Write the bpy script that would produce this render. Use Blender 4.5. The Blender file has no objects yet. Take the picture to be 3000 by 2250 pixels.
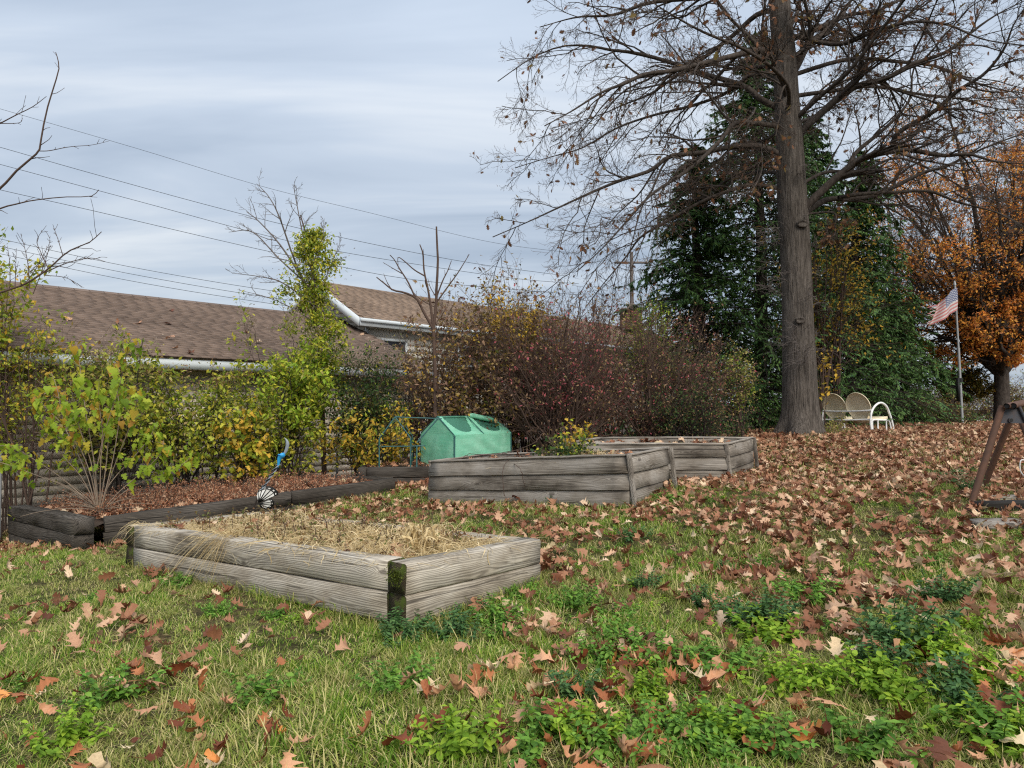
import bpy, math, random
import numpy as np
from mathutils import Vector, Matrix

S = bpy.context.scene
rng = np.random.default_rng(7)
random.seed(7)

# ---------------------------------------------------------------- camera, sky, sun, exposure
FPX = 2050.0                      # focal length in photo pixels (photo 3000 x 2250)
CH = 1.38                         # eye height above the lawn at the near planter
PITCH = math.atan(60 / FPX)
cam_d = bpy.data.cameras.new('camera'); cam = bpy.data.objects.new('camera', cam_d)
S.collection.objects.link(cam); S.camera = cam
cam.location = (0, 0, CH); cam.rotation_euler = (math.pi / 2 + PITCH, 0, 0)
cam_d.sensor_width = 36; cam_d.lens = 36 * FPX / 3000; cam_d.clip_start = 0.05; cam_d.clip_end = 3000

SUN_EL, SUN_ROT = math.radians(40), math.radians(155)
W = bpy.data.worlds.new('World'); S.world = W; W.use_nodes = True
nt = W.node_tree; nt.nodes.clear()
def wn(t, **k):
    n = nt.nodes.new(t)
    for a, b in k.items(): setattr(n, a, b)
    return n
out = wn('ShaderNodeOutputWorld'); bg = wn('ShaderNodeBackground')
sky = wn('ShaderNodeTexSky', sky_type='NISHITA', sun_disc=False, sun_elevation=SUN_EL, sun_rotation=SUN_ROT)
sky.air_density = 1.0; sky.dust_density = 1.5
tc = wn('ShaderNodeTexCoord'); sep = wn('ShaderNodeSeparateXYZ')
nt.links.new(tc.outputs['Generated'], sep.inputs[0])
# project the view direction on a flat cloud deck
mz = wn('ShaderNodeMath', operation='MAXIMUM'); mz.inputs[1].default_value = 0.0
nt.links.new(sep.outputs[2], mz.inputs[0])
az = wn('ShaderNodeMath', operation='ADD'); az.inputs[1].default_value = 0.16
nt.links.new(mz.outputs[0], az.inputs[0])
dx = wn('ShaderNodeMath', operation='DIVIDE'); dy = wn('ShaderNodeMath', operation='DIVIDE')
nt.links.new(sep.outputs[0], dx.inputs[0]); nt.links.new(az.outputs[0], dx.inputs[1])
nt.links.new(sep.outputs[1], dy.inputs[0]); nt.links.new(az.outputs[0], dy.inputs[1])
cmb = wn('ShaderNodeCombineXYZ'); nt.links.new(dx.outputs[0], cmb.inputs[0]); nt.links.new(dy.outputs[0], cmb.inputs[1])
mp = wn('ShaderNodeMapping'); mp.inputs['Scale'].default_value = (0.55, 1.9, 1); mp.inputs['Rotation'].default_value = (0, 0, 0.35)
mp.inputs['Location'].default_value = (3.1, 1.7, 0)
nt.links.new(cmb.outputs[0], mp.inputs[0])
nz = wn('ShaderNodeTexNoise'); nz.inputs['Scale'].default_value = 1.0; nz.inputs['Detail'].default_value = 5
nz.inputs['Roughness'].default_value = 0.52; nz.inputs['Distortion'].default_value = 0.5
nt.links.new(mp.outputs[0], nz.inputs['Vector'])
cr = wn('ShaderNodeValToRGB'); e = cr.color_ramp.elements
e[0].position = 0.32; e[0].color = (3.2, 3.8, 4.65, 1)
e[1].position = 0.66; e[1].color = (6.1, 6.45, 6.8, 1)
m = e.new(0.5); m.color = (4.35, 4.95, 5.75, 1)
nt.links.new(nz.outputs[0], cr.inputs[0])
mixs = wn('ShaderNodeMix', data_type='RGBA'); mixs.inputs[0].default_value = 0.86
nt.links.new(sky.outputs[0], mixs.inputs[6]); nt.links.new(cr.outputs[0], mixs.inputs[7])
# an overcast sky brightens from the horizon to the zenith
z2 = wn('ShaderNodeMath', operation='MULTIPLY'); nt.links.new(mz.outputs[0], z2.inputs[0]); nt.links.new(mz.outputs[0], z2.inputs[1])
z3 = wn('ShaderNodeMath', operation='MULTIPLY_ADD'); z3.inputs[1].default_value = 1.5; z3.inputs[2].default_value = 1.08
nt.links.new(z2.outputs[0], z3.inputs[0])
vs = wn('ShaderNodeVectorMath', operation='SCALE'); nt.links.new(mixs.outputs[2], vs.inputs[0]); nt.links.new(z3.outputs[0], vs.inputs['Scale'])
nt.links.new(vs.outputs[0], bg.inputs[0]); bg.inputs[1].default_value = 0.055
nt.links.new(bg.outputs[0], out.inputs[0])

sl = bpy.data.lights.new('sun', 'SUN'); so = bpy.data.objects.new('sun', sl); S.collection.objects.link(so)
sl.energy = 1.5; sl.angle = math.radians(32); sl.color = (1, 0.92, 0.80)
# direction to the sun; sky rotation is measured from +Y towards +X
sd = Vector((math.sin(SUN_ROT) * math.cos(SUN_EL), math.cos(SUN_ROT) * math.cos(SUN_EL), math.sin(SUN_EL)))
so.rotation_euler = sd.to_track_quat('Z', 'Y').to_euler()
S.view_settings.view_transform = 'Standard'; S.view_settings.look = 'None'
S.view_settings.exposure = 1.07; S.view_settings.gamma = 1.0; S.view_settings.use_curve_mapping = False
S.cycles.max_bounces = 6; S.cycles.diffuse_bounces = 3; S.cycles.glossy_bounces = 2
S.cycles.transmission_bounces = 3; S.cycles.transparent_max_bounces = 8
S.cycles.use_denoising = False
S.cycles.filter_width = 1.2

def P(px, py, d):
    """photo pixel at forward distance d -> world point"""
    u, v = (px - 1500) / FPX, (1125 - py) / FPX
    y = math.cos(PITCH) - v * math.sin(PITCH); z = math.sin(PITCH) + v * math.cos(PITCH)
    return np.array([u * d / y, d, CH + z * d / y])

# ---------------------------------------------------------------- materials
class NB:
    def __init__(s, name):
        s.m = bpy.data.materials.new(name); s.m.use_nodes = True
        s.t = s.m.node_tree; s.t.nodes.clear(); s.o = s.n('ShaderNodeOutputMaterial')
    def n(s, t, ins=None, **k):
        nd = s.t.nodes.new(t)
        for a, b in k.items(): setattr(nd, a, b)
        for a, b in (ins or {}).items(): s.set(nd, a, b)
        return nd
    def set(s, nd, a, b):
        if hasattr(b, 'outputs'): b = b.outputs[0]
        if isinstance(b, bpy.types.NodeSocket): s.t.links.new(b, nd.inputs[a])
        else: nd.inputs[a].default_value = b
    def math(s, op, a, b=0.5, c=None):
        d = {0: a, 1: b}
        if c is not None: d[2] = c
        return s.n('ShaderNodeMath', d, operation=op).outputs[0]
    def mixc(s, f, a, b, bt='MIX'):
        nd = s.n('ShaderNodeMix', data_type='RGBA', blend_type=bt)
        s.set(nd, 0, f); s.set(nd, 6, a); s.set(nd, 7, b); return nd.outputs[2]
    def noise(s, vec, scale, detail=3, rough=.5, dist=0):
        d = {'Scale': scale, 'Detail': detail, 'Roughness': rough, 'Distortion': dist}
        if vec is not None: d['Vector'] = vec
        return s.n('ShaderNodeTexNoise', d).outputs[0]
    def ramp(s, f, stops, interp='LINEAR'):
        r = s.n('ShaderNodeValToRGB', {0: f}); e = r.color_ramp.elements; r.color_ramp.interpolation = interp
        while len(e) < len(stops): e.new(.5)
        for x, (p, c) in zip(e, stops): x.position = p; x.color = c if len(c) == 4 else (*c, 1)
        return r.outputs[0]
    def mapping(s, vec, scale=(1, 1, 1), loc=(0, 0, 0), rot=(0, 0, 0)):
        return s.n('ShaderNodeMapping', {'Vector': vec, 'Scale': scale, 'Location': loc, 'Rotation': rot}).outputs[0]
    def objc(s): return s.n('ShaderNodeTexCoord').outputs['Object']
    def pos(s): return s.n('ShaderNodeNewGeometry').outputs['Position']
    def rnd(s): return s.n('ShaderNodeObjectInfo').outputs['Random']
    def attr(s, name): return s.n('ShaderNodeAttribute', attribute_name=name).outputs['Fac']
    def bump(s, h, strength=.5, dist=.01): return s.n('ShaderNodeBump', {'Height': h, 'Strength': strength, 'Distance': dist}).outputs[0]
    def princ(s, col, rough=.8, bump=None, metal=0, spec=.3, **k):
        d = {'Base Color': col, 'Roughness': rough, 'Metallic': metal, 'Specular IOR Level': spec}; d.update(k)
        if bump is not None: d['Normal'] = bump
        p = s.n('ShaderNodeBsdfPrincipled', d); s.t.links.new(p.outputs[0], s.o.inputs[0]); return s.m

def c4(r, g, b): return (r, g, b, 1)

def leaf_mat(name, stops, transl=.35, src='attr', rough=.6, vary=.25):
    b = NB(name)
    f = b.attr('tint') if src == 'attr' else b.rnd()
    col = b.ramp(f, stops)
    nz = b.noise(b.pos() if src == 'attr' else b.objc(), 3.0 if src == 'attr' else 18.0, 2)
    k = b.math('MULTIPLY_ADD', nz, vary * 2, 1 - vary)
    h = b.n('ShaderNodeHueSaturation', {'Value': k, 'Color': col})
    p = b.n('ShaderNodeBsdfPrincipled', {'Base Color': h, 'Roughness': rough, 'Specular IOR Level': .25})
    t = b.n('ShaderNodeBsdfTranslucent', {'Color': h})
    mx = b.n('ShaderNodeMixShader', {0: transl, 1: p, 2: t}); b.t.links.new(mx.outputs[0], b.o.inputs[0])
    return b.m

def wood_mat(name, light, dark, streak=.5, ring=9.0, knots=True, moss=0.0, contrast=1.0, darkstain=.35):
    """weathered timber, grain along the object's own X"""
    b = NB(name); oc = b.objc(); r = b.rnd()
    off = b.n('ShaderNodeCombineXYZ', {0: b.math('MULTIPLY', r, 37.0), 1: b.math('MULTIPLY', r, .23), 2: b.math('MULTIPLY', r, .31)})
    v = b.n('ShaderNodeVectorMath', {0: oc, 1: off}, operation='ADD').outputs[0]
    low = b.mapping(v, (.65, 5, 5))
    vo = b.n('ShaderNodeTexVoronoi', {'Vector': b.mapping(v, (1.5, 5.2, 5.2)), 'Scale': 1.0, 'Randomness': 1.0}).outputs['Distance']
    kn = b.ramp(vo, [(0.0, (1, 1, 1)), (0.16, (.35, .35, .35)), (0.42, (0, 0, 0))])
    warp = b.math('MULTIPLY', kn, .055 if knots else 0.0)
    wv = b.noise(low, 1.0, 3, .55)
    sx = b.n('ShaderNodeSeparateXYZ', {0: b.mapping(v, (.07, 1, 1), loc=(0, .031, .045))})
    # distance from a wandering pith
    yy = b.math('ADD', sx.outputs[1], b.math('MULTIPLY', wv, .10)); zz = b.math('ADD', sx.outputs[2], b.math('MULTIPLY', wv, .11))
    rr = b.math('SQRT', b.math('ADD', b.math('MULTIPLY', yy, yy), b.math('MULTIPLY', zz, zz)))
    rr = b.math('ADD', rr, warp)
    fine = b.noise(b.mapping(v, (3, 60, 60)), 1.0, 2, .6)
    g = b.math('SINE', b.math('MULTIPLY', b.math('ADD', rr, b.math('MULTIPLY', fine, .0045)), ring * 60))
    g = b.math('MULTIPLY_ADD', g, .5, .5)
    g = b.math('POWER', g, .7)
    st = b.noise(b.mapping(v, (1.2, 110, 110)), 1.0, 3, .65)
    mixg = b.math('ADD', b.math('MULTIPLY', g, 1 - streak), b.math('MULTIPLY', st, streak))
    crack = b.ramp(b.noise(b.mapping(v, (.5, 26, 26)), 1.0, 4, .6), [(.34, (0, 0, 0)), (.39, (1, 1, 1))])
    col = b.ramp(mixg, [(.5 - .42 * contrast, dark), (.5, tuple((a + c) / 2 * .97 for a, c in zip(light, dark))), (.5 + .30 * contrast, light)])
    stain = b.ramp(b.noise(b.mapping(v, (1.6, 3, 3)), 1.0, 4, .6), [(.36, (.28, .25, .22)), (.50, (.75, .72, .68)), (.62, (1, 1, 1))])
    col = b.mixc(darkstain, col, b.mixc(1.0, col, stain, 'MULTIPLY'))
    col = b.mixc(b.math('MULTIPLY', b.math('SUBTRACT', 1.0, crack), .75), col, c4(*[x * .45 for x in dark]))
    if knots:
        core = b.ramp(vo, [(0.0, (1, 1, 1)), (0.05, (1, 1, 1)), (0.09, (0, 0, 0))])
        col = b.mixc(b.math('MULTIPLY', core, .8), col, c4(*[x * .8 for x in dark]))
    if moss:
        mm = b.ramp(b.noise(oc, 14, 3), [(.5, (0, 0, 0)), (.62, (1, 1, 1))])
        col = b.mixc(b.math('MULTIPLY', mm, moss), col, c4(.05, .07, .012))
    val = b.math('MULTIPLY_ADD', r, .26, .87)
    col = b.n('ShaderNodeHueSaturation', {'Value': val, 'Color': col}).outputs[0]
    hgt = b.math('ADD', mixg, b.math('MULTIPLY', crack, 1.2))
    return b.princ(col, .92, b.bump(hgt, .6, .004), spec=.15)

def paint_mat(name, col, dirt=(.25, .22, .18), amt=.35, rough=.5, scale=3, metal=0):
    b = NB(name); n = b.noise(b.pos(), scale, 5, .65)
    f = b.ramp(n, [(.42, (0, 0, 0)), (.72, (1, 1, 1))])
    c = b.mixc(b.math('MULTIPLY', f, amt), c4(*col), c4(*dirt))
    return b.princ(c, rough, b.bump(b.noise(b.pos(), 60, 2), .08, .002), metal=metal)

def bark_mat(name, a, c, sx=22, sz=2.2, bump=.9, dist=.02):
    b = NB(name); v = b.mapping(b.objc(), (sx, sx, sz)); n = b.noise(v, 1.0, 5, .62, .4)
    m2 = b.noise(b.mapping(b.objc(), (sx * 2.2, sx * 2.2, sz * 4)), 1.0, 3, .6)
    h = b.math('ADD', n, b.math('MULTIPLY', m2, .45))
    col = b.ramp(h, [(.45, a), (.88, c)])
    big = b.noise(b.objc(), .9, 3)
    col = b.n('ShaderNodeHueSaturation', {'Value': b.math('MULTIPLY_ADD', big, .6, .7), 'Color': col}).outputs[0]
    return b.princ(col, .95, b.bump(h, bump, dist), spec=.1)

def plain(name, col, rough=.8, vary=.2, metal=0):
    b = NB(name); n = b.noise(b.pos(), 6, 4, .6)
    c = b.n('ShaderNodeHueSaturation', {'Value': b.math('MULTIPLY_ADD', n, vary * 2, 1 - vary), 'Color': c4(*col)}).outputs[0]
    return b.princ(c, rough, metal=metal)

M = {}
M['timber'] = wood_mat('weathered timber', (.60, .545, .455), (.13, .11, .09), streak=.66, ring=8, contrast=.9, darkstain=.95)
M['timber_dark'] = wood_mat('blackened timber', (.12, .105, .09), (.014, .013, .012), streak=.6, ring=7, darkstain=.6)
M['timber_end'] = wood_mat('mossy timber end', (.075, .06, .035), (.012, .011, .008), streak=.4, ring=10, moss=.9)
M['board'] = wood_mat('grey board', (.40, .365, .32), (.10, .085, .072), streak=.62, ring=8, darkstain=.8)
M['board_top'] = wood_mat('pale rail', (.42, .38, .33), (.14, .12, .10), streak=.7, ring=8)
M['plank_rot'] = wood_mat('rotten plank', (.05, .045, .04), (.01, .01, .01), streak=.7)
M['bark'] = bark_mat('oak bark', (.022, .018, .015), (.135, .116, .100), 24, 2.0, 1.0, .05)
M['twig'] = plain('oak twig', (.10, .070, .052), .9, .3)
M['limb'] = bark_mat('limb bark', (.020, .016, .014), (.085, .070, .060), 14, 6, .6, .01)
M['stem_brown'] = plain('brown stems', (.085, .055, .042), .9, .35)
M['stem_dark'] = plain('dark stems', (.035, .026, .022), .9, .3)
M['stem_tan'] = plain('tan stems', (.25, .19, .14), .9, .3)
M['stem_grey'] = plain('grey stems', (.13, .11, .10), .9, .3)
M['white_paint'] = paint_mat('white trim', (.62, .68, .72), (.4, .4, .38), .25)
M['cream'] = paint_mat('cream enamel', (.80, .70, .50), (.40, .30, .18), .2, .4, 6)
M['white_metal'] = paint_mat('white enamel', (.82, .83, .82), (.3, .22, .15), .3, .4, 9)
M['rust'] = paint_mat('rusty pipe', (.085, .045, .030), (.15, .07, .04), .7, .75, 14)
M['steel_dark'] = paint_mat('dark bracket', (.055, .065, .08), (.10, .06, .045), .5, .55, 12)
M['galv'] = paint_mat('galvanised pole', (.34, .35, .36), (.2, .19, .18), .4, .5, 8, 0.3)
M['frame_green'] = paint_mat('green coated tube', (.045, .13, .13), (.02, .05, .05), .5, .5, 20)
M['link'] = plain('fence wire', (.035, .033, .030), .7, .2)
M['black'] = plain('black', (.015, .015, .015), .6, .1)
M['siding'] = paint_mat('tan siding', (.56, .50, .42), (.34, .29, .23), .45, .6, 2.2)
M['siding_white'] = paint_mat('pale siding', (.66, .63, .57), (.42, .38, .33), .5, .6, 2.2)
M['glass'] = NB('window glass').princ(c4(.02, .022, .03), .08, spec=.8)
M['brick'] = plain('chimney brick', (.16, .075, .055), .9, .35)
M['mortar'] = plain('mortar', (.25, .22, .2), .95)
M['concrete'] = plain('foundation concrete', (.20, .165, .14), .95, .3)
M['soil'] = plain('bed soil', (.050, .034, .024), 1.0, .5)

def shingle(name, base):
    b = NB(name); t = b.attr('tint')
    c = b.ramp(t, [(0, tuple(x * .62 for x in base)), (.5, base), (1, tuple(x * 1.28 for x in base))])
    c = b.mixc(.35, c, b.ramp(b.noise(b.pos(), 1.1, 3), [(.4, tuple(x * .7 for x in base)), (.65, tuple(x * 1.25 for x in base))]))
    n = b.noise(b.pos(), 260, 2)
    c = b.n('ShaderNodeHueSaturation', {'Value': b.math('MULTIPLY_ADD', n, .7, .65), 'Color': c}).outputs[0]
    return b.princ(c, .95, b.bump(n, .4, .003), spec=.1)
M['shingle'] = shingle('brown shingle', (.165, .122, .098))
M['shingle_b'] = shingle('tan shingle', (.23, .17, .13))

# ---------------------------------------------------------------- mesh helpers
def link(o): S.collection.objects.link(o); return o

def mesh_np(name, V, F, mat, tint=None, smooth=False):
    """V (n,3); F list of face arrays (k, 3|4) or one array; tint per vertex"""
    me = bpy.data.meshes.new(name); V = np.ascontiguousarray(V, dtype=np.float32)
    if not isinstance(F, (list, tuple)): F = [F]
    F = [np.asarray(f, dtype=np.int32) for f in F if len(f)]
    nl = sum(f.size for f in F); nf = sum(len(f) for f in F)
    me.vertices.add(len(V)); me.vertices.foreach_set('co', V.ravel())
    me.loops.add(nl); me.polygons.add(nf)
    li = np.concatenate([f.ravel() for f in F]); me.loops.foreach_set('vertex_index', li)
    tot = np.concatenate([np.full(len(f), f.shape[1], np.int32) for f in F])
    st = np.concatenate([[0], np.cumsum(tot)[:-1]]).astype(np.int32)
    me.polygons.foreach_set('loop_start', st)
    if smooth: me.polygons.foreach_set('use_smooth', np.ones(nf, bool))
    if tint is not None:
        a = me.attributes.new('tint', 'FLOAT', 'POINT'); a.data.foreach_set('value', np.asarray(tint, np.float32))
    me.update(calc_edges=True)
    if mat is not None: me.materials.append(mat)
    return me

class MB:
    """collects boxes, tubes, sheets into one mesh"""
    def __init__(s): s.v = []; s.f3 = []; s.f4 = []; s.n = 0; s.t = []
    def add(s, V, F, tint=0.5):
        V = np.asarray(V, float); F = np.asarray(F, int)
        (s.f3 if F.shape[1] == 3 else s.f4).append(F + s.n); s.v.append(V)
        s.t.append(np.broadcast_to(np.asarray(tint, float), (len(V),)).copy()); s.n += len(V)
    def box(s, lo, hi, R=None, loc=(0, 0, 0), tint=.5):
        x0, y0, z0 = lo; x1, y1, z1 = hi
        V = np.array([(x0,y0,z0),(x1,y0,z0),(x1,y1,z0),(x0,y1,z0),(x0,y0,z1),(x1,y0,z1),(x1,y1,z1),(x0,y1,z1)], float)
        if R is not None: V = V @ np.array(R).T
        s.add(V + np.array(loc), [(0,3,2,1),(4,5,6,7),(0,1,5,4),(1,2,6,5),(2,3,7,6),(3,0,4,7)], tint)
    def hexa(s, B, T, tint=.5):
        s.add(np.array(list(B) + list(T), float), [(3,2,1,0),(4,5,6,7),(0,1,5,4),(1,2,6,5),(2,3,7,6),(3,0,4,7)], tint)
    def tube(s, pts, r, sides=8, cap=True, tint=.5):
        V, F = tubes(np.array(pts, float)[None], np.broadcast_to(np.asarray(r, float), (len(pts),))[None], sides)
        s.add(V, F, tint)
        if cap and sides > 3:
            K = len(pts)
            for k0 in (0, K - 1):
                c = np.mean(V[k0 * sides:(k0 + 1) * sides], axis=0)
                ring = V[k0 * sides:(k0 + 1) * sides]
                s.add(np.vstack([ring, c]), [(i, (i + 1) % sides, sides) if k0 else ((i + 1) % sides, i, sides) for i in range(sides)], tint)
    def mesh(s, name, mat, smooth=False):
        F = []
        if s.f4: F.append(np.vstack(s.f4))
        if s.f3: F.append(np.vstack(s.f3))
        return mesh_np(name, np.vstack(s.v), F, mat, np.concatenate(s.t), smooth)
    def obj(s, name, mat, parent=None, smooth=False, bevel=0):
        o = link(bpy.data.objects.new(name, s.mesh(name, mat, smooth)))
        if parent is not None: o.parent = parent
        if bevel:
            md = o.modifiers.new('bevel', 'BEVEL'); md.width = bevel; md.segments = 2; md.limit_method = 'ANGLE'
        return o

def tubes(P_, R_, sides=4):
    """P_ (N,K,3) R_ (N,K) -> verts, quads"""
    N, K, _ = P_.shape
    T = np.gradient(P_, axis=1) if K > 1 else None
    T /= np.linalg.norm(T, axis=2, keepdims=True) + 1e-9
    T0 = T.mean(axis=1, keepdims=True)
    ref = np.where(np.abs(T0[..., 2:3]) > .8, np.array([1., .1, 0]), np.array([.05, .1, 1.]))
    A = np.cross(T, np.broadcast_to(ref, T.shape)); A /= np.linalg.norm(A, axis=2, keepdims=True) + 1e-9
    B = np.cross(T, A)
    ang = np.arange(sides) * 2 * math.pi / sides
    V = P_[:, :, None, :] + R_[:, :, None, None] * (A[:, :, None, :] * np.cos(ang)[None, None, :, None] + B[:, :, None, :] * np.sin(ang)[None, None, :, None])
    base = (np.arange(N)[:, None, None] * K + np.arange(K - 1)[None, :, None]) * sides
    i = np.arange(sides)[None, None, :]; j = (i + 1) % sides
    F = np.stack([base + i, base + sides + i, base + sides + j, base + j], axis=-1).reshape(-1, 4)
    return V.reshape(-1, 3), F

def norm(a): return a / (np.linalg.norm(a, axis=-1, keepdims=True) + 1e-9)

def path_at(par, f):
    N, K, _ = par.shape; x = f * (K - 1); i = np.clip(x.astype(int), 0, K - 2); w = (x - i)[..., None]
    idx = np.arange(N)[:, None]
    p = par[idx, i] * (1 - w) + par[idx, i + 1] * w; t = par[idx, i + 1] - par[idx, i]
    return p, norm(t), i, w[..., 0]

def spawn(par, rad, n, f0=.2, f1=1., l0=.3, l1=.6, ang=45, up=0., jit=.25, K=5, rr=.6, rmin=.004, grav=0., flat=0., absl=None):
    N = len(par)
    f = f0 + (f1 - f0) * (np.arange(n)[None] + rng.random((N, n))) / n
    p, t, i, w = path_at(par, f)
    idx = np.arange(N)[:, None]
    r0 = rad[idx, i] * (1 - w) + rad[idx, i + 1] * w
    L = np.linalg.norm(np.diff(par, axis=1), axis=2).sum(1)[:, None]
    ln = L * rng.uniform(l0, l1, (N, n)) * (1.15 - .6 * f) if absl is None else rng.uniform(absl[0], absl[1], (N, n))
    q = rng.normal(size=(N, n, 3)); q[..., 2] *= (1 - flat)
    q = norm(q - (q * t).sum(-1, keepdims=True) * t)
    a = np.radians(ang * rng.uniform(.7, 1.3, (N, n, 1)))
    d = norm(t * np.cos(a) + q * np.sin(a) + np.array([0, 0, up]))
    p = p.reshape(-1, 3); d = d.reshape(-1, 3); ln = ln.reshape(-1); r0 = r0.reshape(-1)
    out = np.empty((len(p), K, 3)); out[:, 0] = p; step = (ln / (K - 1))[:, None]
    for k in range(1, K):
        out[:, k] = out[:, k - 1] + d * step
        d = norm(d + rng.normal(size=d.shape) * jit + np.array([0, 0, grav]))
    rs = np.maximum(r0 * rr, rmin)[:, None]
    R = np.maximum(rs * np.linspace(1, .35, K)[None], rmin * .7)
    return out, R

def curve_pts(pts, K):
    """resample a polyline (Catmull-Rom) to K points"""
    P0 = np.array(pts, float); n = len(P0)
    Q = np.vstack([2 * P0[0] - P0[1], P0, 2 * P0[-1] - P0[-2]])
    x = np.linspace(0, n - 1 - 1e-6, K); i = x.astype(int); t = (x - i)[:, None]
    a, b, c, d = Q[i], Q[i + 1], Q[i + 2], Q[i + 3]
    return .5 * (2 * b + (c - a) * t + (2 * a - 5 * b + 4 * c - d) * t**2 + (3 * b - a - 3 * c + d) * t**3)

def leaf_tpl(st, fold=.15, droop=.0, wav=0.0):
    """stations (y, halfwidth, sweep) -> verts, quads"""
    V = []; F = []
    for k, (y, w, s) in enumerate(st):
        z = -droop * y * y
        V += [(0, y, z), (-w, y + s, z + fold * w + wav * math.sin(k * 2.1)), (w, y + s, z + fold * w + wav * math.sin(k * 1.7 + 1))]
    for k in range(len(st) - 1):
        a, b = 3 * k, 3 * k + 3
        F += [(a, a + 1, b + 1, b) if True else 0, (a, b, b + 2, a + 2)]
    return np.array(V, float), np.array(F, int)

LEAF_OVATE = leaf_tpl([(0, .02, 0), (.4, .27, 0), (1, .01, 0)], .25, .15)
LEAF_SMALL = (np.array([(0, 0, 0), (-.3, .5, .1), (0, 1, 0), (.3, .5, .1)], float), np.array([(0, 3, 2, 1)]))
LEAF_SPRAY = (np.array([(0, 0, 0), (-.17, .45, -.04), (0, 1, -.14), (.17, .45, -.04)], float), np.array([(0, 3, 2, 1)]))
LEAF_LOBED = leaf_tpl([(0, .01, 0), (.06, .30, -.10), (.22, .40, 0), (.36, .17, .03), (.48, .42, .10), (.60, .20, .04), (.78, .22, .02), (1, .0, 0)], .2, .25)
OAKST = [(-.22, .008, 0), (0, .012, 0), (.08, .03, 0), (.16, .26, .05), (.24, .15, 0), (.33, .16, 0), (.45, .43, .12), (.54, .20, 0), (.63, .19, 0), (.72, .38, .14), (.80, .16, 0), (.88, .14, 0), (.95, .20, .05), (1.06, .0, 0)]
LEAF_OAK = leaf_tpl(OAKST, .12, .1)

def place(tpl, pos, fwd, up, sc, roll=None):
    V, F = tpl; N = len(pos); fwd = norm(fwd)
    x = norm(np.cross(fwd, up)); z = np.cross(x, fwd)
    if roll is not None:
        c, s = np.cos(roll)[:, None], np.sin(roll)[:, None]; x, z = x * c + z * s, z * c - x * s
    Vo = pos[:, None] + sc[:, None, None] * (V[None, :, 0:1] * x[:, None] + V[None, :, 1:2] * fwd[:, None] + V[None, :, 2:3] * z[:, None])
    Fo = (F[None] + (np.arange(N) * len(V))[:, None, None]).reshape(-1, F.shape[1])
    return Vo.reshape(-1, 3), Fo, len(V)

def leaves_on(paths, n, tpl, size, mat, name, parent, off=.03, droop=-.2, f0=.2, tintf=None, spread=1.0):
    if n <= 0: return None
    k = rng.integers(0, len(paths), n); sub = paths[k]; f = rng.uniform(f0, 1, (n, 1))
    p, t, _, _ = path_at(sub, f); p = p[:, 0]; t = t[:, 0]
    p = p + rng.normal(size=p.shape) * off
    d = norm(t * .5 + rng.normal(size=p.shape) * spread + np.array([0, 0, droop]))
    up = norm(rng.normal(size=p.shape) * .6 + np.array([0, -.35, 1]))
    V, F, nv = place(tpl, p, d, up, rng.uniform(size[0], size[1], n), rng.uniform(-.6, .6, n))
    ti = rng.random(n) if tintf is None else tintf(p)
    me = mesh_np(name, V, F, mat, np.repeat(ti, nv))
    o = link(bpy.data.objects.new(name, me)); o.parent = parent
    return o

def branches_obj(name, groups, mat, parent, smooth=True):
    """groups: list of (paths, radii, sides)"""
    Vs, Fs, n = [], [], 0
    for p, r, s in groups:
        V, F = tubes(p, r, s); Vs.append(V); Fs.append(F + n); n += len(V)
    o = link(bpy.data.objects.new(name, mesh_np(name, np.vstack(Vs), np.vstack(Fs), mat, None, smooth)))
    if parent is not None: o.parent = parent
    return o

def thing(name, label, cat, group=None):
    o = link(bpy.data.objects.new(name, None)); o['label'] = label; o['category'] = cat; o.empty_display_size = .2
    if group: o['group'] = group
    return o
def tag(o, label=None, cat=None, group=None, kind=None):
    if label: o['label'] = label
    if cat: o['category'] = cat
    if group: o['group'] = group
    if kind: o['kind'] = kind
    return o
def set_base(root, loc):
    """put a thing's Empty at its base; its parts (built in world space) keep their places"""
    loc = Vector([float(x) for x in loc]); root.location = loc
    for ch in list(root.children):
        ch.location = ch.location - loc

def vec(p): return tuple(float(x) for x in p)

# ---------------------------------------------------------------- terrain
TP = np.array([(-.8,4.3,0.0),(-3.6,6.7,-.15),(.09,5.46,-.04),(-5,8,-.29),(-7.1,9.9,-.6),(1.36,7.8,.25),(-1.18,9.9,.02),(2.0,8.8,.31),
 (3.05,9.9,.33),(3.66,10.6,.36),(.6,10,.15),(6.2,15,.72),(8.7,16,.75),(16,25,.66),(5.0,7.5,.40),(-2,11.5,.03),(0,2.4,0),(3,3.5,.10),(6,5,.27),
 (12,20,.76),(20,22,.72),(16,35,.15),(25,34,.2),(-8,11,-.64),(-6,13.5,-.60),(-1.9,17.8,-.35),(0,24,.0),(8,24,.5),(-20,10,-1.0),(-20,30,-.8),(-10,0,-.6),
 (0,-8,.0),(15,-5,.5),(-5,4,-.22),(30,10,1.0),(40,40,0),(0,60,-.2),(-40,60,-.5),(60,0,1.0),(-60,0,-1.2),(0,-40,-.2),(8,11,.56),(3,13,.45),(10,30,.2)], float)
def _U(r): return np.where(r > 1e-9, r * r * np.log(np.maximum(r, 1e-9)), 0)
_A = _U(np.linalg.norm(TP[:, None, :2] - TP[None, :, :2], axis=2)) + np.eye(len(TP)) * .6
_Q = np.hstack([np.ones((len(TP), 1)), TP[:, :2]])
_w = np.linalg.solve(np.block([[_A, _Q], [_Q.T, np.zeros((3, 3))]]), np.concatenate([TP[:, 2], np.zeros(3)]))
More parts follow.
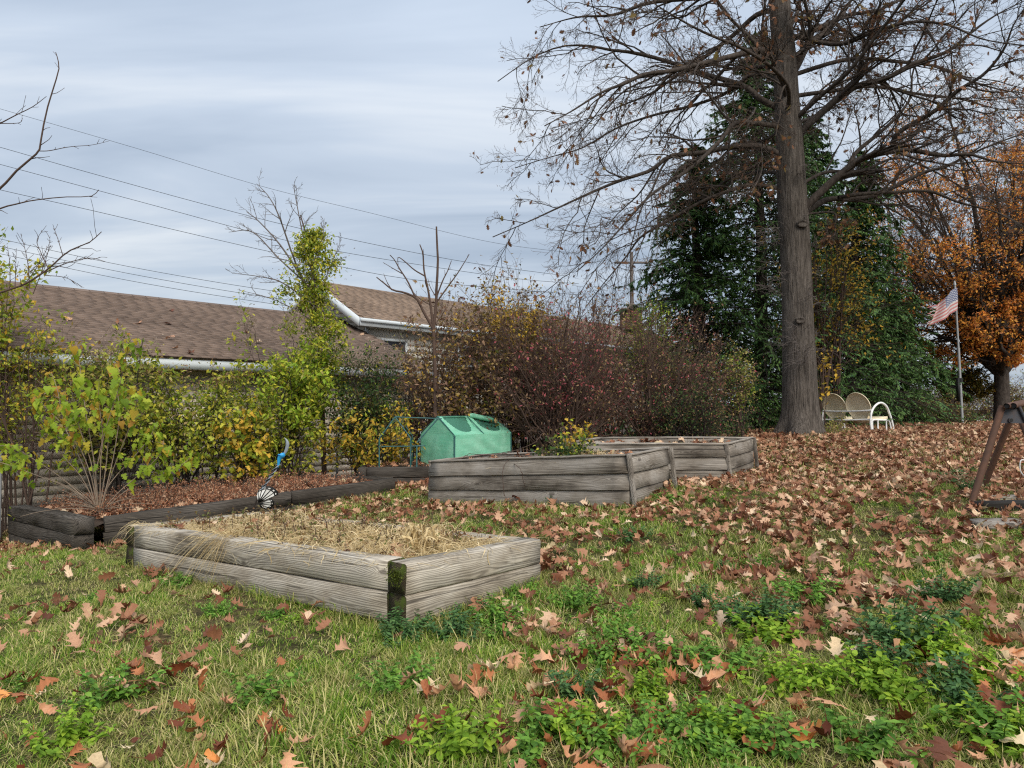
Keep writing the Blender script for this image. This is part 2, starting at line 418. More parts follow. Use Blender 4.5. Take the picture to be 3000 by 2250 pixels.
def gz(x, y):
    x = np.asarray(x, float); y = np.asarray(y, float); sh = x.shape
    q = np.stack([x.ravel(), y.ravel()], 1)
    r = np.linalg.norm(q, axis=1); s = np.minimum(1, 60 / np.maximum(r, 1e-6)); qc = q * s[:, None]
    z = np.empty(len(q))
    for a in range(0, len(q), 20000):
        b = slice(a, a + 20000)
        z[b] = _U(np.linalg.norm(qc[b, None] - TP[None, :, :2], axis=2)) @ _w[:-3] + _w[-3] + qc[b] @ _w[-2:]
    z = z + .018 * np.sin(q[:, 0] * 2.3 + q[:, 1] * .7) * np.cos(q[:, 1] * 1.9) + .008 * np.sin(q[:, 0] * 7.1) * np.sin(q[:, 1] * 6.3 + 1)
    z = np.where(r > 60, z - (r - 60) * .004, z)
    return z.reshape(sh)
def g1(x, y): return float(gz(np.array([x]), np.array([y]))[0])

def axis(lo, hi, near_lo, near_hi, fine, coarse):
    a = list(np.arange(near_lo, near_hi + 1e-6, fine)); s = coarse
    x = near_hi
    while x < hi: x += s; s *= 1.25; a.append(min(x, hi))
    x = near_lo; s = coarse
    while x > lo: x -= s; s *= 1.25; a.insert(0, max(x, lo))
    return np.array(sorted(set(a)))
gx = axis(-600, 600, -9, 17, .16, .5); gy = axis(-600, 900, 1, 26, .16, .5)
X, Y = np.meshgrid(gx, gy); Z = gz(X, Y); nx_, ny_ = len(gx), len(gy)
ii = (np.arange(ny_ - 1)[:, None] * nx_ + np.arange(nx_ - 1)[None]).ravel()
b = NB('lawn soil'); n1 = b.noise(b.pos(), .7, 4); n2 = b.noise(b.pos(), 28, 4, .7); n3 = b.noise(b.pos(), 4, 3)
c = b.ramp(b.math('ADD', b.math('MULTIPLY', n1, .5), b.math('MULTIPLY', n3, .5)), [(.38, (.045, .055, .016)), (.52, (.095, .085, .035)), (.65, (.12, .075, .04))])
c = b.mixc(b.ramp(n2, [(.45, (0, 0, 0)), (.6, (1, 1, 1))]), c, c4(.035, .028, .016))
M['ground'] = b.princ(c, 1.0, b.bump(n2, .8, .02), spec=.05)
gme = mesh_np('ground', np.stack([X.ravel(), Y.ravel(), Z.ravel()], 1), np.stack([ii, ii + 1, ii + nx_ + 1, ii + nx_], 1), M['ground'], None, True)
tag(link(bpy.data.objects.new('ground', gme)), kind='structure')

# ---------------------------------------------------------------- timbers and boards
def beam_mesh(name, L, w, h, mats, warp=.003, ch=.008, lap=0.0, seed=0):
    """box with worn edges, along X, centred; lap tilts the face like a clapboard"""
    r = np.random.default_rng(seed); K = max(4, int(L / .22) + 2)
    xs = np.linspace(-L / 2, L / 2, K); hw, hh = w / 2, h / 2
    sec = np.array([(-hw, -hh + ch), (-hw, hh - ch), (-hw + ch, hh), (hw - ch, hh), (hw, hh - ch), (hw, -hh + ch), (hw - ch, -hh), (-hw + ch, -hh)])
    V = np.zeros((K, 8, 3)); V[:, :, 0] = xs[:, None]; V[:, :, 1:] = sec[None] + r.normal(size=(K, 8, 2)) * warp
    V[:, :, 1] -= lap * (V[:, :, 2] / h) * -1
    bow = r.uniform(-1, 1, 2) * warp * 2
    V[:, :, 1] += (np.cos(xs / L * math.pi) * bow[0])[:, None]; V[:, :, 2] += (np.cos(xs / L * math.pi) * bow[1])[:, None]
    V[0, :, 0] += r.normal(size=8) * warp; V[-1, :, 0] += r.normal(size=8) * warp
    i = np.arange(8); F = [np.stack([k * 8 + i, k * 8 + (i + 1) % 8, k * 8 + 8 + (i + 1) % 8, k * 8 + 8 + i], 1) for k in range(K - 1)]
    Vv = np.vstack([V.reshape(-1, 3), V[0].mean(0), V[-1].mean(0)]); a = K * 8
    caps = np.vstack([np.stack([(i + 1) % 8, i, np.full(8, a)], 1), np.stack([(K - 1) * 8 + i, (K - 1) * 8 + (i + 1) % 8, np.full(8, a + 1)], 1)])
    me = mesh_np(name, Vv, [np.vstack(F), caps], mats[0])
    if len(mats) > 1:
        me.materials.append(mats[1]); mi = np.zeros(len(me.polygons), np.int32); mi[-16:] = 1; me.polygons.foreach_set('material_index', mi)
    return me
_bs = [0]
def beam(name, A, B, w, h, mats, parent=None, label=None, **k):
    """A, B: centres of the two ends"""
    A = Vector(vec(A)); B = Vector(vec(B)); d = B - A; L = d.length; _bs[0] += 1
    o = link(bpy.data.objects.new(name, beam_mesh(name, L, w, h, mats if isinstance(mats, list) else [mats], seed=_bs[0], **k)))
    x = d.normalized(); y = Vector((0, 0, 1)).cross(x).normalized(); z = x.cross(y)
    o.matrix_world = Matrix(((x.x, y.x, z.x, 0), (x.y, y.y, z.y, 0), (x.z, y.z, z.z, 0), (0, 0, 0, 1)))
    o.location = (A + B) / 2
    if parent is not None: o.parent = parent
    if label: o['label'] = label
    return o
def hor(v): v = np.array([v[0], v[1], 0.0]); return v / np.linalg.norm(v)

def soil_patch(corners, dz, parent, inset=.0, n=22, name='soil'):
    a, b_, c_, d_ = [np.array(q, float) for q in corners]; u = np.linspace(0, 1, n)
    U, Vv = np.meshgrid(u, u); U = U[..., None]; Vv = Vv[..., None]
    Q = (a * (1 - U) + b_ * U) * (1 - Vv) + (d_ * (1 - U) + c_ * U) * Vv
    Q[..., 2] += dz + rng.normal(size=(n, n)) * .012
    i = (np.arange(n - 1)[:, None] * n + np.arange(n - 1)[None]).ravel()
    o = link(bpy.data.objects.new(name, mesh_np(name, Q.reshape(-1, 3), np.stack([i, i + 1, i + n + 1, i + n], 1), M['soil'], None, True))); o.parent = parent
    return Q

def timber_bed(label, NL, NR, FR, FL, h, t, layers, mat, mend, soil_dz=-.09, layers_end=None):
    """corners are outer TOP points; side timbers (left and right end) run through, long ones fit between"""
    root = thing('raised_bed', label, 'raised bed')
    NL, NR, FR, FL = [np.array(q, float) for q in (NL, NR, FR, FL)]
    for (p, q, inn, through) in ((NR, FR, NL - NR, 1), (NL, FL, NR - NL, 1), (NL, NR, FL - NL, 0), (FL, FR, NL - FL, 0)):
        e = hor(q - p); nn = hor(inn); n_l = layers_end if (through and layers_end) else layers
        for k in range(n_l):
            a = p + nn * t / 2; b_ = q + nn * t / 2
            if not through: a = a + e * (t + .012); b_ = b_ - e * (t + .012)
            jog = rng.normal() * .004
            off = np.array([0, 0, -(k + .5) * (h + .007)]) + nn * jog
            beam('timber', a + off, b_ + off, t, h, [mat, mend], root, warp=.0018, ch=.010)
    q = [NL, NR, FR, FL]; ctr = sum(q) / 4
    q = [p + hor(ctr - p) * t * .9 for p in q]
    soil_patch(q, soil_dz, root)
    set_base(root, vec((ctr[0], ctr[1], g1(ctr[0], ctr[1]))))
    return q

# near planter
TH = .187
NR = P(1190, 1655, 4.30); NR[2] += .004
NL = P(372, 1537, 6.62)
FR = P(1583, 1579, 5.46); FL = NL + (FR - NR) + np.array([0, 0, .02])
fd = hor(NL - NR)
BED1 = timber_bed('weathered pale grey timber planter nearest the viewer full of straw coloured grass', NL, NR, FR, FL, TH, .15, 2, M['timber'], M['timber_end'], -.07)
BED1o = [NL, NR, FR, FL]
# third sunken course showing at the near front edge
a = NL * .35 + NR * .65; beamo = None
# long low black planter under the fence
NL3 = P(283, 1517, 8.25); FR3 = P(1160, 1400, 10.8); FL3 = P(33, 1482, 9.9)
NL3s = P(226, 1519, 8.05)
FRb = FR3 + (FL3 - NL3)
BED3 = [NL3, FR3, FRb, FL3]
root = thing('raised_bed', 'long low black timber planter below the chain link fence with mulberry at its end', 'raised bed')
tt = .15
e = hor(FL3 - NL3s); nn = hor(FR3 - NL3)
for k in range(3):
    off = np.array([0, 0, -(k + .5) * .19]) + nn * tt / 2 + nn * rng.normal() * .005
    beam('timber', NL3s + off + e * (0.02 * k), FL3 + off, tt + .06, TH, [M['timber_dark'], M['timber_dark']], root, ch=.006)
fe = hor(FR3 - NL3); fi = hor(FL3 - NL3)
f0 = NL3 + fe * .10
mid = f0 * .42 + FR3 * .58
for (p, q) in ((f0, mid), (mid + fe * .02, FR3)):
    for k in range(2):
        off = np.array([0, 0, -(k + .5) * .19]) + fi * .05
        beam('timber', p + off, q + off, .09, TH, [M['timber_dark'], M['timber_dark']], root, ch=.004)
b0 = FL3 + fe * .25
mid = (b0 + FRb) / 2
for (p, q) in ((b0, mid), (mid, FRb)):
    beam('timber', p + np.array([0, 0, -.09]), q + np.array([0, 0, -.09]), .09, TH, [M['timber_dark']], root)
beam('timber', FR3 + np.array([0, 0, -.095]) + fi * .1 , FRb + np.array([0, 0, -.095]), .09, TH, [M['timber_dark']], root)
soil_patch([NL3 + fi * .1, FR3 + fi * .1, FRb, FL3 + fe * .2], -.10, root, n=40)
cc = (NL3 + FR3 + FRb + FL3) / 4; set_base(root, vec((cc[0], cc[1], g1(cc[0], cc[1]))))
# black box bed carrying the mini greenhouse
A5 = P(1048, 1370, 11.6); B5 = P(1580, 1362, 11.9)
d5 = hor(B5 - A5); p5 = np.array([-d5[1], d5[0], 0])
BED5 = [A5, B5, B5 + p5 * 1.7, A5 + p5 * 1.7]
timber_bed('blackened timber planter carrying the small green greenhouse', *BED5, .17, .14, 2, M['timber_dark'], M['timber_dark'], -.03)

def board_bed(label, NL, NR, FR, FL, H, tilt_post=(0, 0), lid=True):
    """clapboard planter, corners outer top points; three lapped boards a side, corner posts, cap rails"""
    root = thing('raised_bed', label, 'raised bed')
    q4 = [np.array(q, float) for q in (NL, NR, FR, FL)]; ctr = sum(q4) / 4
    bh = H / 3
    for i in range(4):
        p, q = q4[i], q4[(i + 1) % 4]; e = hor(q - p); inn = np.array([-e[1], e[0], 0]); 
        if np.dot(inn, ctr - p) < 0: inn = -inn
        L = np.linalg.norm(q - p)
        for k in range(3):
            z = -(k + .5) * bh
            flare = -.006 * k
            a = p + inn * (.016 + flare) + e * .012; b_ = q + inn * (.016 + flare) - e * .012
            s = 1 if np.dot(np.cross([0, 0, 1], e), inn) > 0 else -1
            beam('board', a + [0, 0, z], b_ + [0, 0, z], .022, bh * 1.06, [M['board'], M['board']], root, lap=.034 * s, ch=.004, warp=.0022)
        # inner lining and cap rail
        beam('inner_board', p + inn * .065 + e * .04 + [0, 0, -.13], q + inn * .065 - e * .04 + [0, 0, -.13], .02, .22, [M['board']], root, ch=.003)
        beam('cap_rail', p + inn * .03 + [0, 0, .010], q + inn * .03 + [0, 0, .010], .05, .024, [M['board_top'], M['board_top']], root, ch=.004, warp=.003)
    for i, p in enumerate(q4):
        o = hor(p - ctr); tl = tilt_post
        if i in (1, 2):
            a = p + o * .012 + np.array([0, 0, .012]); b_ = p + o * .03 + np.array([tl[0], tl[1], -H - .04])
            if i == 1: a = a - o * .03; b_ = b_ - o * .02
            pb = MB(); ex = hor(q4[2] - q4[1]); ey = np.array([-ex[1], ex[0], 0]); w = .024
            B_ = [b_ + ex * sx * w + ey * sy * w for sx, sy in ((-1, -1), (1, -1), (1, 1), (-1, 1))]
            T_ = [a + ex * sx * w + ey * sy * w for sx, sy in ((-1, -1), (1, -1), (1, 1), (-1, 1))]
            pb.hexa(B_, T_); pb.obj('post', M['board'], root, bevel=.004)
    q = [p + hor(ctr - p) * .10 for p in q4]; soil_patch(q, -.09, root)
    set_base(root, vec((ctr[0], ctr[1], g1(ctr[0], ctr[1]))))
    return q
# middle planter
NR2 = P(1846, 1336, 7.8); NL2 = P(1254, 1354, 9.7); FR2 = P(1962, 1314, 8.85)
FL2 = NL2 + (FR2 - NR2) * 1.0
BED2 = board_bed('grey clapboard planter with lapped boards in front of the green greenhouse', NL2, NR2, FR2, FL2, .56, (.05, 0))
NR4 = P(2131, 1303, 9.9); FR4 = P(2207, 1284, 10.8); NL4 = P(1640, 1303, 9.9 + .1); FL4 = NL4 + (FR4 - NR4)
BED4 = board_bed('grey clapboard planter set behind and right of the other clapboard one', NL4, NR4, FR4, FL4, .52, (.04, 0))

# ---------------------------------------------------------------- houses
U = np.array([.670, .742, 0]); NV = np.array([-.742, .670, 0]); UP = np.array([0, 0, 1.])
E0 = np.array([-8.05, 11.0, 0])
EZ = 1.38 + .885; RZ = 1.38 + 2.55; HW = 4.3; T0, T1 = -5.0, 9.15
def HP(t, k, z): return E0 + U * t + NV * k + UP * z
def frame_R(): return np.stack([U, NV, UP], 1)
house = thing('house', 'long low tan sided house with brown shingle roof behind the fence', 'house')
def sheet(name, pts, mat, parent, thick=.0):
    mb = MB(); mb.add(np.array(pts), [tuple(range(4))]); return mb.obj(name, mat, parent)
GZ0 = -.62
# wall core, set back behind the siding
mb = MB(); mb.hexa([HP(T0, .55, -1.2), HP(T1, .55, -1.2), HP(T1, 8.0, -1.2), HP(T0, 8.0, -1.2)], [HP(T0, .55, EZ - .12), HP(T1, .55, EZ - .12), HP(T1, 8.0, EZ - .12), HP(T0, 8.0, EZ - .12)])
mb.obj('wall', M['siding'], house)
# siding courses on the long wall
def lap_mesh(name, L, h, mat, depth=.022):
    mb = MB(); n = 1
    for k in range(n):
        V = np.array([(0, -depth, 0), (L, -depth, 0), (L, 0, 0), (0, 0, 0), (0, -.004, h), (L, -.004, h), (L, 0, h), (0, 0, h)], float)
        mb.add(V, [(3,2,1,0),(4,5,6,7),(0,1,5,4),(1,2,6,5),(2,3,7,6),(3,0,4,7)])
    return mb.mesh(name, mat)
def lay_courses(parent, t0, t1, k, z0, z1, h, mat, R, seg=99, name='siding_board'):
    cache = {}
    z = z0
    while z < z1 - .01:
        t = t0; 
        while t < t1 - .01:
            L = min(seg, t1 - t); key = round(L, 2)
            if key not in cache: cache[key] = lap_mesh(name, L - .006, h, mat)
            o = link(bpy.data.objects.new(name, cache[key])); o.parent = parent
            p = HP(t, k, z); o.matrix_world = Matrix([[*R[i], p[i]] for i in range(3)] + [[0, 0, 0, 1]])
            t += L
        z += h
lay_courses(house, T0, T1, .545, -.60, EZ - .26, .15, M['siding'], frame_R(), 3.66)
# foundation strip, fascia, soffit, corner board
mb = MB(); mb.hexa([HP(T0, .53, -1.3), HP(T1, .53, -1.3), HP(T1, .60, -1.3), HP(T0, .60, -1.3)], [HP(T0, .53, -.61), HP(T1, .53, -.61), HP(T1, .60, -.61), HP(T0, .60, -.61)]); mb.obj('foundation', M['concrete'], house)
mb = MB(); mb.hexa([HP(T0, .02, EZ - .22), HP(T1, .02, EZ - .22), HP(T1, .05, EZ - .22), HP(T0, .05, EZ - .22)], [HP(T0, .02, EZ - .02), HP(T1, .02, EZ - .02), HP(T1, .05, EZ - .02), HP(T0, .05, EZ - .02)]); mb.obj('fascia', M['white_paint'], house)
mb = MB(); mb.hexa([HP(T0, .052, EZ - .22), HP(T1, .052, EZ - .22), HP(T1, .60, EZ - .22), HP(T0, .60, EZ - .22)], [HP(T0, .052, EZ - .19), HP(T1, .052, EZ - .19), HP(T1, .60, EZ - .19), HP(T0, .60, EZ - .19)]); mb.obj('soffit', M['siding'], house)
mb = MB(); mb.hexa([HP(T1 - .16, .50, -.6), HP(T1 - .02, .50, -.6), HP(T1 - .02, .54, -.6), HP(T1 - .16, .54, -.6)], [HP(T1 - .16, .50, EZ - .23), HP(T1 - .02, .50, EZ - .23), HP(T1 - .02, .54, EZ - .23), HP(T1 - .16, .54, EZ - .23)]); mb.obj('corner_board', M['white_paint'], house)
# roof deck (both slopes)
SL = math.hypot(HW, RZ - EZ)
mb = MB()
mb.hexa([HP(T0, 0, EZ - .03), HP(T1, 0, EZ - .03), HP(T1, HW, RZ - .03), HP(T0, HW, RZ - .03)], [HP(T0, 0, EZ), HP(T1, 0, EZ), HP(T1, HW, RZ), HP(T0, HW, RZ)])
mb.hexa([HP(T0, HW + .001, RZ - .03), HP(T1, HW + .001, RZ - .03), HP(T1, 2 * HW, EZ - .03), HP(T0, 2 * HW, EZ - .03)], [HP(T0, HW + .001, RZ), HP(T1, HW + .001, RZ), HP(T1, 2 * HW, EZ), HP(T0, 2 * HW, EZ)])
roof = mb.obj('roof', M['shingle'], house)
def shingles(parent, t0, t1, k0, z0, k1, z1, n_single, mat, expo=.14, tab=.30, thick=.015, single_t=None):
    """courses of tabs up a slope; the nearest ones separate parts, the rest one joined part"""
    sv = NV * (k1 - k0) + UP * (z1 - z0); SLn = np.linalg.norm(sv); sv = sv / SLn; nrm = np.cross(U, sv); nrm = nrm if nrm[2] > 0 else -nrm
    R = np.stack([U, sv, nrm], 1); nc = int(SLn / expo)
    tpl = []
    for q in range(8):
        w = tab - .002; V = np.array([(0, 0, 0), (w, 0, 0), (w, expo * 1.3, 0), (0, expo * 1.3, 0), (0, 0, thick), (w, 0, thick), (w, expo * 1.3, .003), (0, expo * 1.3, .003)], float)
        mb = MB(); mb.add(V, [(4,5,6,7),(0,1,5,4),(1,2,6,5),(3,0,4,7)], q / 7); tpl.append((V, mb.mesh('shingle', mat)))
    items = []; blk = {}
    for c in range(nc):
        off = rng.uniform(0, tab)
        n = int((t1 - t0) / tab)
        for j in range(n):
            key = (c // 3, (j + (c * 2) % 9 + (c // 3 * 7) % 5) // int(6 + (c // 3) % 5))
            if key not in blk: blk[key] = rng.normal(0, .22)
            tq = t0 + j * tab; ti = min(1, max(0, .5 + .22 * math.sin(tq * 1.1 + 2.2 * math.sin(c * .33)) * math.cos(c * .5 + tq * .35) + .16 * math.sin(tq * 3.1 + c * 1.7) + rng.normal(0, .06)))
            t = t0 + off + j * tab
            if t + tab > t1: continue
            items.append((t, c * expo, ti))
    items = np.array(items); org = HP(0, k0, z0)
    Pp = org[None] + items[:, :1] * U + items[:, 1:2] * sv + nrm * .002
    dist = np.linalg.norm(Pp - np.array([0, 0, CH]), axis=1) + 100 * ((Pp[:, 0] / Pp[:, 1] * FPX) < -1500)
    order = np.argsort(dist); sing = order[:n_single]; rest = order[n_single:]
    for i in sing:
        o = link(bpy.data.objects.new('shingle', tpl[int(round(items[i, 2] * 7))][1])); o.parent = parent
        o.matrix_world = Matrix([[*R[r], Pp[i, r]] for r in range(3)] + [[0, 0, 0, 1]])
    V = tpl[0][0] @ R.T; N = len(rest)
    VV = (Pp[rest][:, None] + V[None] + nrm * rng.uniform(0, .003, (N, 1, 1))).reshape(-1, 3); F = np.array([(4,5,6,7),(0,1,5,4),(1,2,6,5),(3,0,4,7)])
    FF = (F[None] + (np.arange(N) * 8)[:, None, None]).reshape(-1, 4)
    o = link(bpy.data.objects.new('shingles', mesh_np('shingles', VV, FF, mat, np.repeat(items[rest, 2], 8)))); o.parent = parent; o['kind'] = 'stuff'
shingles(roof, T0, T1, -.03, EZ, HW, RZ + .012, 300, M['shingle'])
mb = MB()
for j in range(int((T1 - T0) / .3)):
    t = T0 + j * .3
    mb.add(np.array([HP(t, HW - .14, RZ - .02), HP(t + .29, HW - .14, RZ - .02), HP(t + .29, HW, RZ + .045), HP(t, HW, RZ + .045), HP(t + .29, HW + .14, RZ - .02), HP(t, HW + .14, RZ - .02)]), [(0, 1, 2, 3), (3, 2, 4, 5)], rng.random())
rc = mb.obj('ridge_cap', M['shingle'], roof); rc['kind'] = 'stuff'
set_base(house, vec(HP(2, 4, -.6)))

# taller house with the white gable
hb = thing('house', 'taller house with white gable trim and tan roof behind the shrubs', 'house')
K0, K1 = 2.7, 7.46; KM = (K0 + K1) / 2; BZ = 1.38 + 2.40; BR = 1.38 + 3.72; TB0, TB1 = T1, T1 + 19
mb = MB(); mb.hexa([HP(TB0, K0 + .35, -.6), HP(TB1, K0 + .35, -.6), HP(TB1, K1 - .35, -.6), HP(TB0, K1 - .35, -.6)], [HP(TB0, K0 + .35, BZ - .05), HP(TB1, K0 + .35, BZ - .05), HP(TB1, K1 - .35, BZ - .05), HP(TB0, K1 - .35, BZ - .05)])
mb.add(np.array([HP(TB0, K0 + .35, BZ - .05), HP(TB0, K1 - .35, BZ - .05), HP(TB0, KM, BR - .12)]), [(0, 1, 2)])
mb.obj('wall', M['siding_white'], hb)
ov = .45
# gable siding courses, clipped by the rakes
R_g = np.stack([-NV, U, UP], 1)
z = EZ - .3
while z < BR - .2:
    f = max(0, (z + .15 - BZ) / (BR - BZ)); ka, kb = K0 + .36 + f * (KM - K0 - .36), K1 - .36 - f * (K1 - KM - .36)
    if kb - ka > .2:
        o = link(bpy.data.objects.new('siding_board', lap_mesh('siding_board', kb - ka, .148, M['siding']))); o.parent = hb
        p = HP(TB0 - .004, kb, z); o.matrix_world = Matrix([[*R_g[i], p[i]] for i in range(3)] + [[0, 0, 0, 1]])
    z += .15
lay_courses(hb, TB0, TB0 + 16, K0 + .345, .55, BZ - .2, .2, M['siding_white'], frame_R(), 4.0)
mb = MB(); mb.hexa([HP(TB0, K0 + .33, -.6), HP(TB0 + 16, K0 + .33, -.6), HP(TB0 + 16, K0 + .349, -.6), HP(TB0, K0 + .349, -.6)], [HP(TB0, K0 + .33, .54), HP(TB0 + 16, K0 + .33, .54), HP(TB0 + 16, K0 + .349, .54), HP(TB0, K0 + .349, .54)]); mb.obj('foundation', M['concrete'], hb)
mb = MB()
mb.hexa([HP(TB0 - ov, K0, BZ - .03), HP(TB1, K0, BZ - .03), HP(TB1, KM, BR - .03), HP(TB0 - ov, KM, BR - .03)], [HP(TB0 - ov, K0, BZ), HP(TB1, K0, BZ), HP(TB1, KM, BR), HP(TB0 - ov, KM, BR)])
mb.hexa([HP(TB0 - ov, KM, BR - .03), HP(TB1, KM, BR - .03), HP(TB1, K1, BZ - .03), HP(TB0 - ov, K1, BZ - .03)], [HP(TB0 - ov, KM + .001, BR), HP(TB1, KM + .001, BR), HP(TB1, K1, BZ), HP(TB0 - ov, K1, BZ)])
roofb = mb.obj('roof', M['shingle_b'], hb)
shingles(roofb, TB0 - ov, TB1, K0 - .02, BZ + .004, KM, BR + .012, 0, M['shingle_b'])
# rake and eave boards
def rake(ka, za, kb, zb):
    t = TB0 - ov - .025; mb = MB()
    mb.hexa([HP(t, ka, za - .24), HP(t + .022, ka, za - .24), HP(t + .022, kb, zb - .24), HP(t, kb, zb - .24)], [HP(t, ka, za + .015), HP(t + .022, ka, za + .015), HP(t + .022, kb, zb + .015), HP(t, kb, zb + .015)]); mb.obj('rake_board', M['white_paint'], hb)
    mb = MB(); mb.hexa([HP(t + .024, ka, za - .06), HP(TB0 - .03, ka, za - .06), HP(TB0 - .03, kb, zb - .06), HP(t + .024, kb, zb - .06)], [HP(t + .024, ka, za - .04), HP(TB0 - .03, ka, za - .04), HP(TB0 - .03, kb, zb - .04), HP(t + .024, kb, zb - .04)]); mb.obj('soffit', M['siding'], hb)
rake(K0 - .02, BZ, KM, BR); rake(K1 + .02, BZ, KM, BR)
mb = MB(); mb.hexa([HP(TB0 - ov, K0 - .05, BZ - .22), HP(TB1, K0 - .05, BZ - .22), HP(TB1, K0 - .02, BZ - .22), HP(TB0 - ov, K0 - .02, BZ - .22)], [HP(TB0 - ov, K0 - .05, BZ - .0), HP(TB1, K0 - .05, BZ), HP(TB1, K0 - .02, BZ), HP(TB0 - ov, K0 - .02, BZ)]); mb.obj('fascia', M['white_paint'], hb)
mb = MB(); mb.box((0, -.07, 0), (16, 0, .09), frame_R(), HP(TB0 - ov, K0 - .052, BZ - .10)); mb.obj('gutter', M['white_paint'], hb)
def window(parent, t, k, z, w, h, R, fm=M['white_paint']):
    fr = MB(); f = .07
    for lo, hi in (((0, -.03, 0), (w, .012, f)), ((0, -.03, h - f), (w, .012, h)), ((0, -.028, f + .001), (f, .012, h - f - .001)), ((w - f, -.028, f + .001), (w, .012, h - f - .001)), ((f + .001, -.02, h / 2 - .02), (w - f - .001, .010, h / 2 + .02))):
        fr.box(lo, hi, R, HP(t, k, z))
    o = fr.obj('window', fm, parent); g = MB(); g.box((f, -.008, f), (w - f, .004, h - f), R, HP(t, k, z)); g.obj('pane', M['glass'], o)
for t in (TB0 + .55, TB0 + 3.6, TB0 + 6.9, TB0 + 10.6): window(hb, t, K0 + .31, 1.95, .95, 1.35, frame_R())
mb = MB(); mb.box((0, -.03, 0), (.11, .0, BZ - .82), frame_R(), HP(TB0 - .012, K0 + .322, .6)); mb.obj('corner_board', M['white_paint'], hb)
# louvred gable vent
mb = MB(); mb.box((0, -.02, 0), (.42, .01, .38), R_g, HP(TB0 - .03, KM - .1, BR - .95)); v = mb.obj('vent', M['white_paint'], hb)
mb = MB()
for q in range(6): mb.box((.03, -.035, .04 + q * .055), (.39, -.021, .07 + q * .055), R_g, HP(TB0 - .03, KM - .1, BR - .95))
mb.obj('louvre', M['siding'], v)
set_base(hb, vec(HP(TB0 + 6, KM, -.5)))

# chimney: brick courses round a mortar core
ch = thing('chimney', 'square brown brick chimney rising above the tan roof', 'chimney')
cp = P(1848, 958, 32.5); cw = .92; chh = 1.45; cz0 = cp[2] - .7
mb = MB(); mb.box((-cw / 2 + .008, -cw / 2 + .008, 0), (cw / 2 - .008, cw / 2 - .008, chh), None, (cp[0], cp[1], cz0)); mb.obj('mortar_core', M['mortar'], ch)
mb = MB(); bl, bhh = .215, .068
for c_ in range(int(chh / .076)):
    for side in range(4):
        Rz = np.array([[math.cos(side * math.pi / 2), -math.sin(side * math.pi / 2), 0], [math.sin(side * math.pi / 2), math.cos(side * math.pi / 2), 0], [0, 0, 1]])
        x = -cw / 2 + .012 + (c_ % 2) * .11
        while x < cw / 2 - .05:
            x1 = min(x + bl, cw / 2 - .012); mb.box((x, -cw / 2 - .004 * rng.random(), c_ * .076), (x1, -cw / 2 + .03, c_ * .076 + bhh), Rz, (cp[0], cp[1], cz0)); x = x1 + .012
bo = mb.obj('bricks', M['brick'], ch); bo['kind'] = 'stuff'
mb = MB(); mb.box((-cw / 2 - .05, -cw / 2 - .05, chh + .001), (cw / 2 + .05, cw / 2 + .05, chh + .09), None, (cp[0], cp[1], cz0)); mb.box((-.16, -.16, chh + .09), (.16, .16, chh + .32), None, (cp[0], cp[1], cz0)); mb.obj('cap', M['concrete'], ch)
set_base(ch, (cp[0], cp[1], cz0))

# distant houses at the right
M['roof_grey'] = plain('grey far roof', (.30, .31, .33), .9, .15); M['wall_far'] = plain('far wall', (.45, .45, .44), .9, .15)
def far_house(px, py_b, py_e, py_r, halfpx, d, label):
    r_ = thing('house', label, 'house'); c0 = P(px, py_b, d); hw = halfpx / FPX * d; ze = P(px, py_e, d)[2]; zr = P(px, py_r, d + 3)[2]
    mb = MB(); mb.box((-hw, 0, -1.5), (hw, 6, ze - c0[2]), None, c0); mb.obj('wall', M['wall_far'], r_)
    mb = MB(); z0 = ze - c0[2]; z1 = zr - c0[2]
    mb.add(np.array([(-hw - .3, -.4, z0), (hw + .3, -.4, z0), (hw + .3, 3, z1), (-hw - .3, 3, z1), (hw + .3, 6.4, z0), (-hw - .3, 6.4, z0)]) + c0, [(0, 1, 2, 3), (3, 2, 4, 5)]); mb.obj('roof', M['roof_grey'], r_)
    for q in (-.55, -.1, .4):
        mb = MB(); mb.box((q * hw, -.05, (z0) * .35), (q * hw + 1.0, -.01, z0 * .78), None, c0); w_ = mb.obj('window', M['white_paint'], r_)
        mb = MB(); mb.box((q * hw + .07, -.07, z0 * .35 + .07), (q * hw + .93, -.052, z0 * .78 - .07), None, c0); mb.obj('pane', M['glass'], w_)
    set_base(r_, vec(c0))
far_house(2760, 1255, 1200, 1135, 150, 52, 'grey roofed house glimpsed through the trees beyond the flagpole')
far_house(2960, 1255, 1190, 1130, 90, 60, 'pale house half hidden behind the orange tree trunk')
far_house(2540, 1245, 1200, 1150, 70, 66, 'small pale house glimpsed through the evergreens above the metal glider')

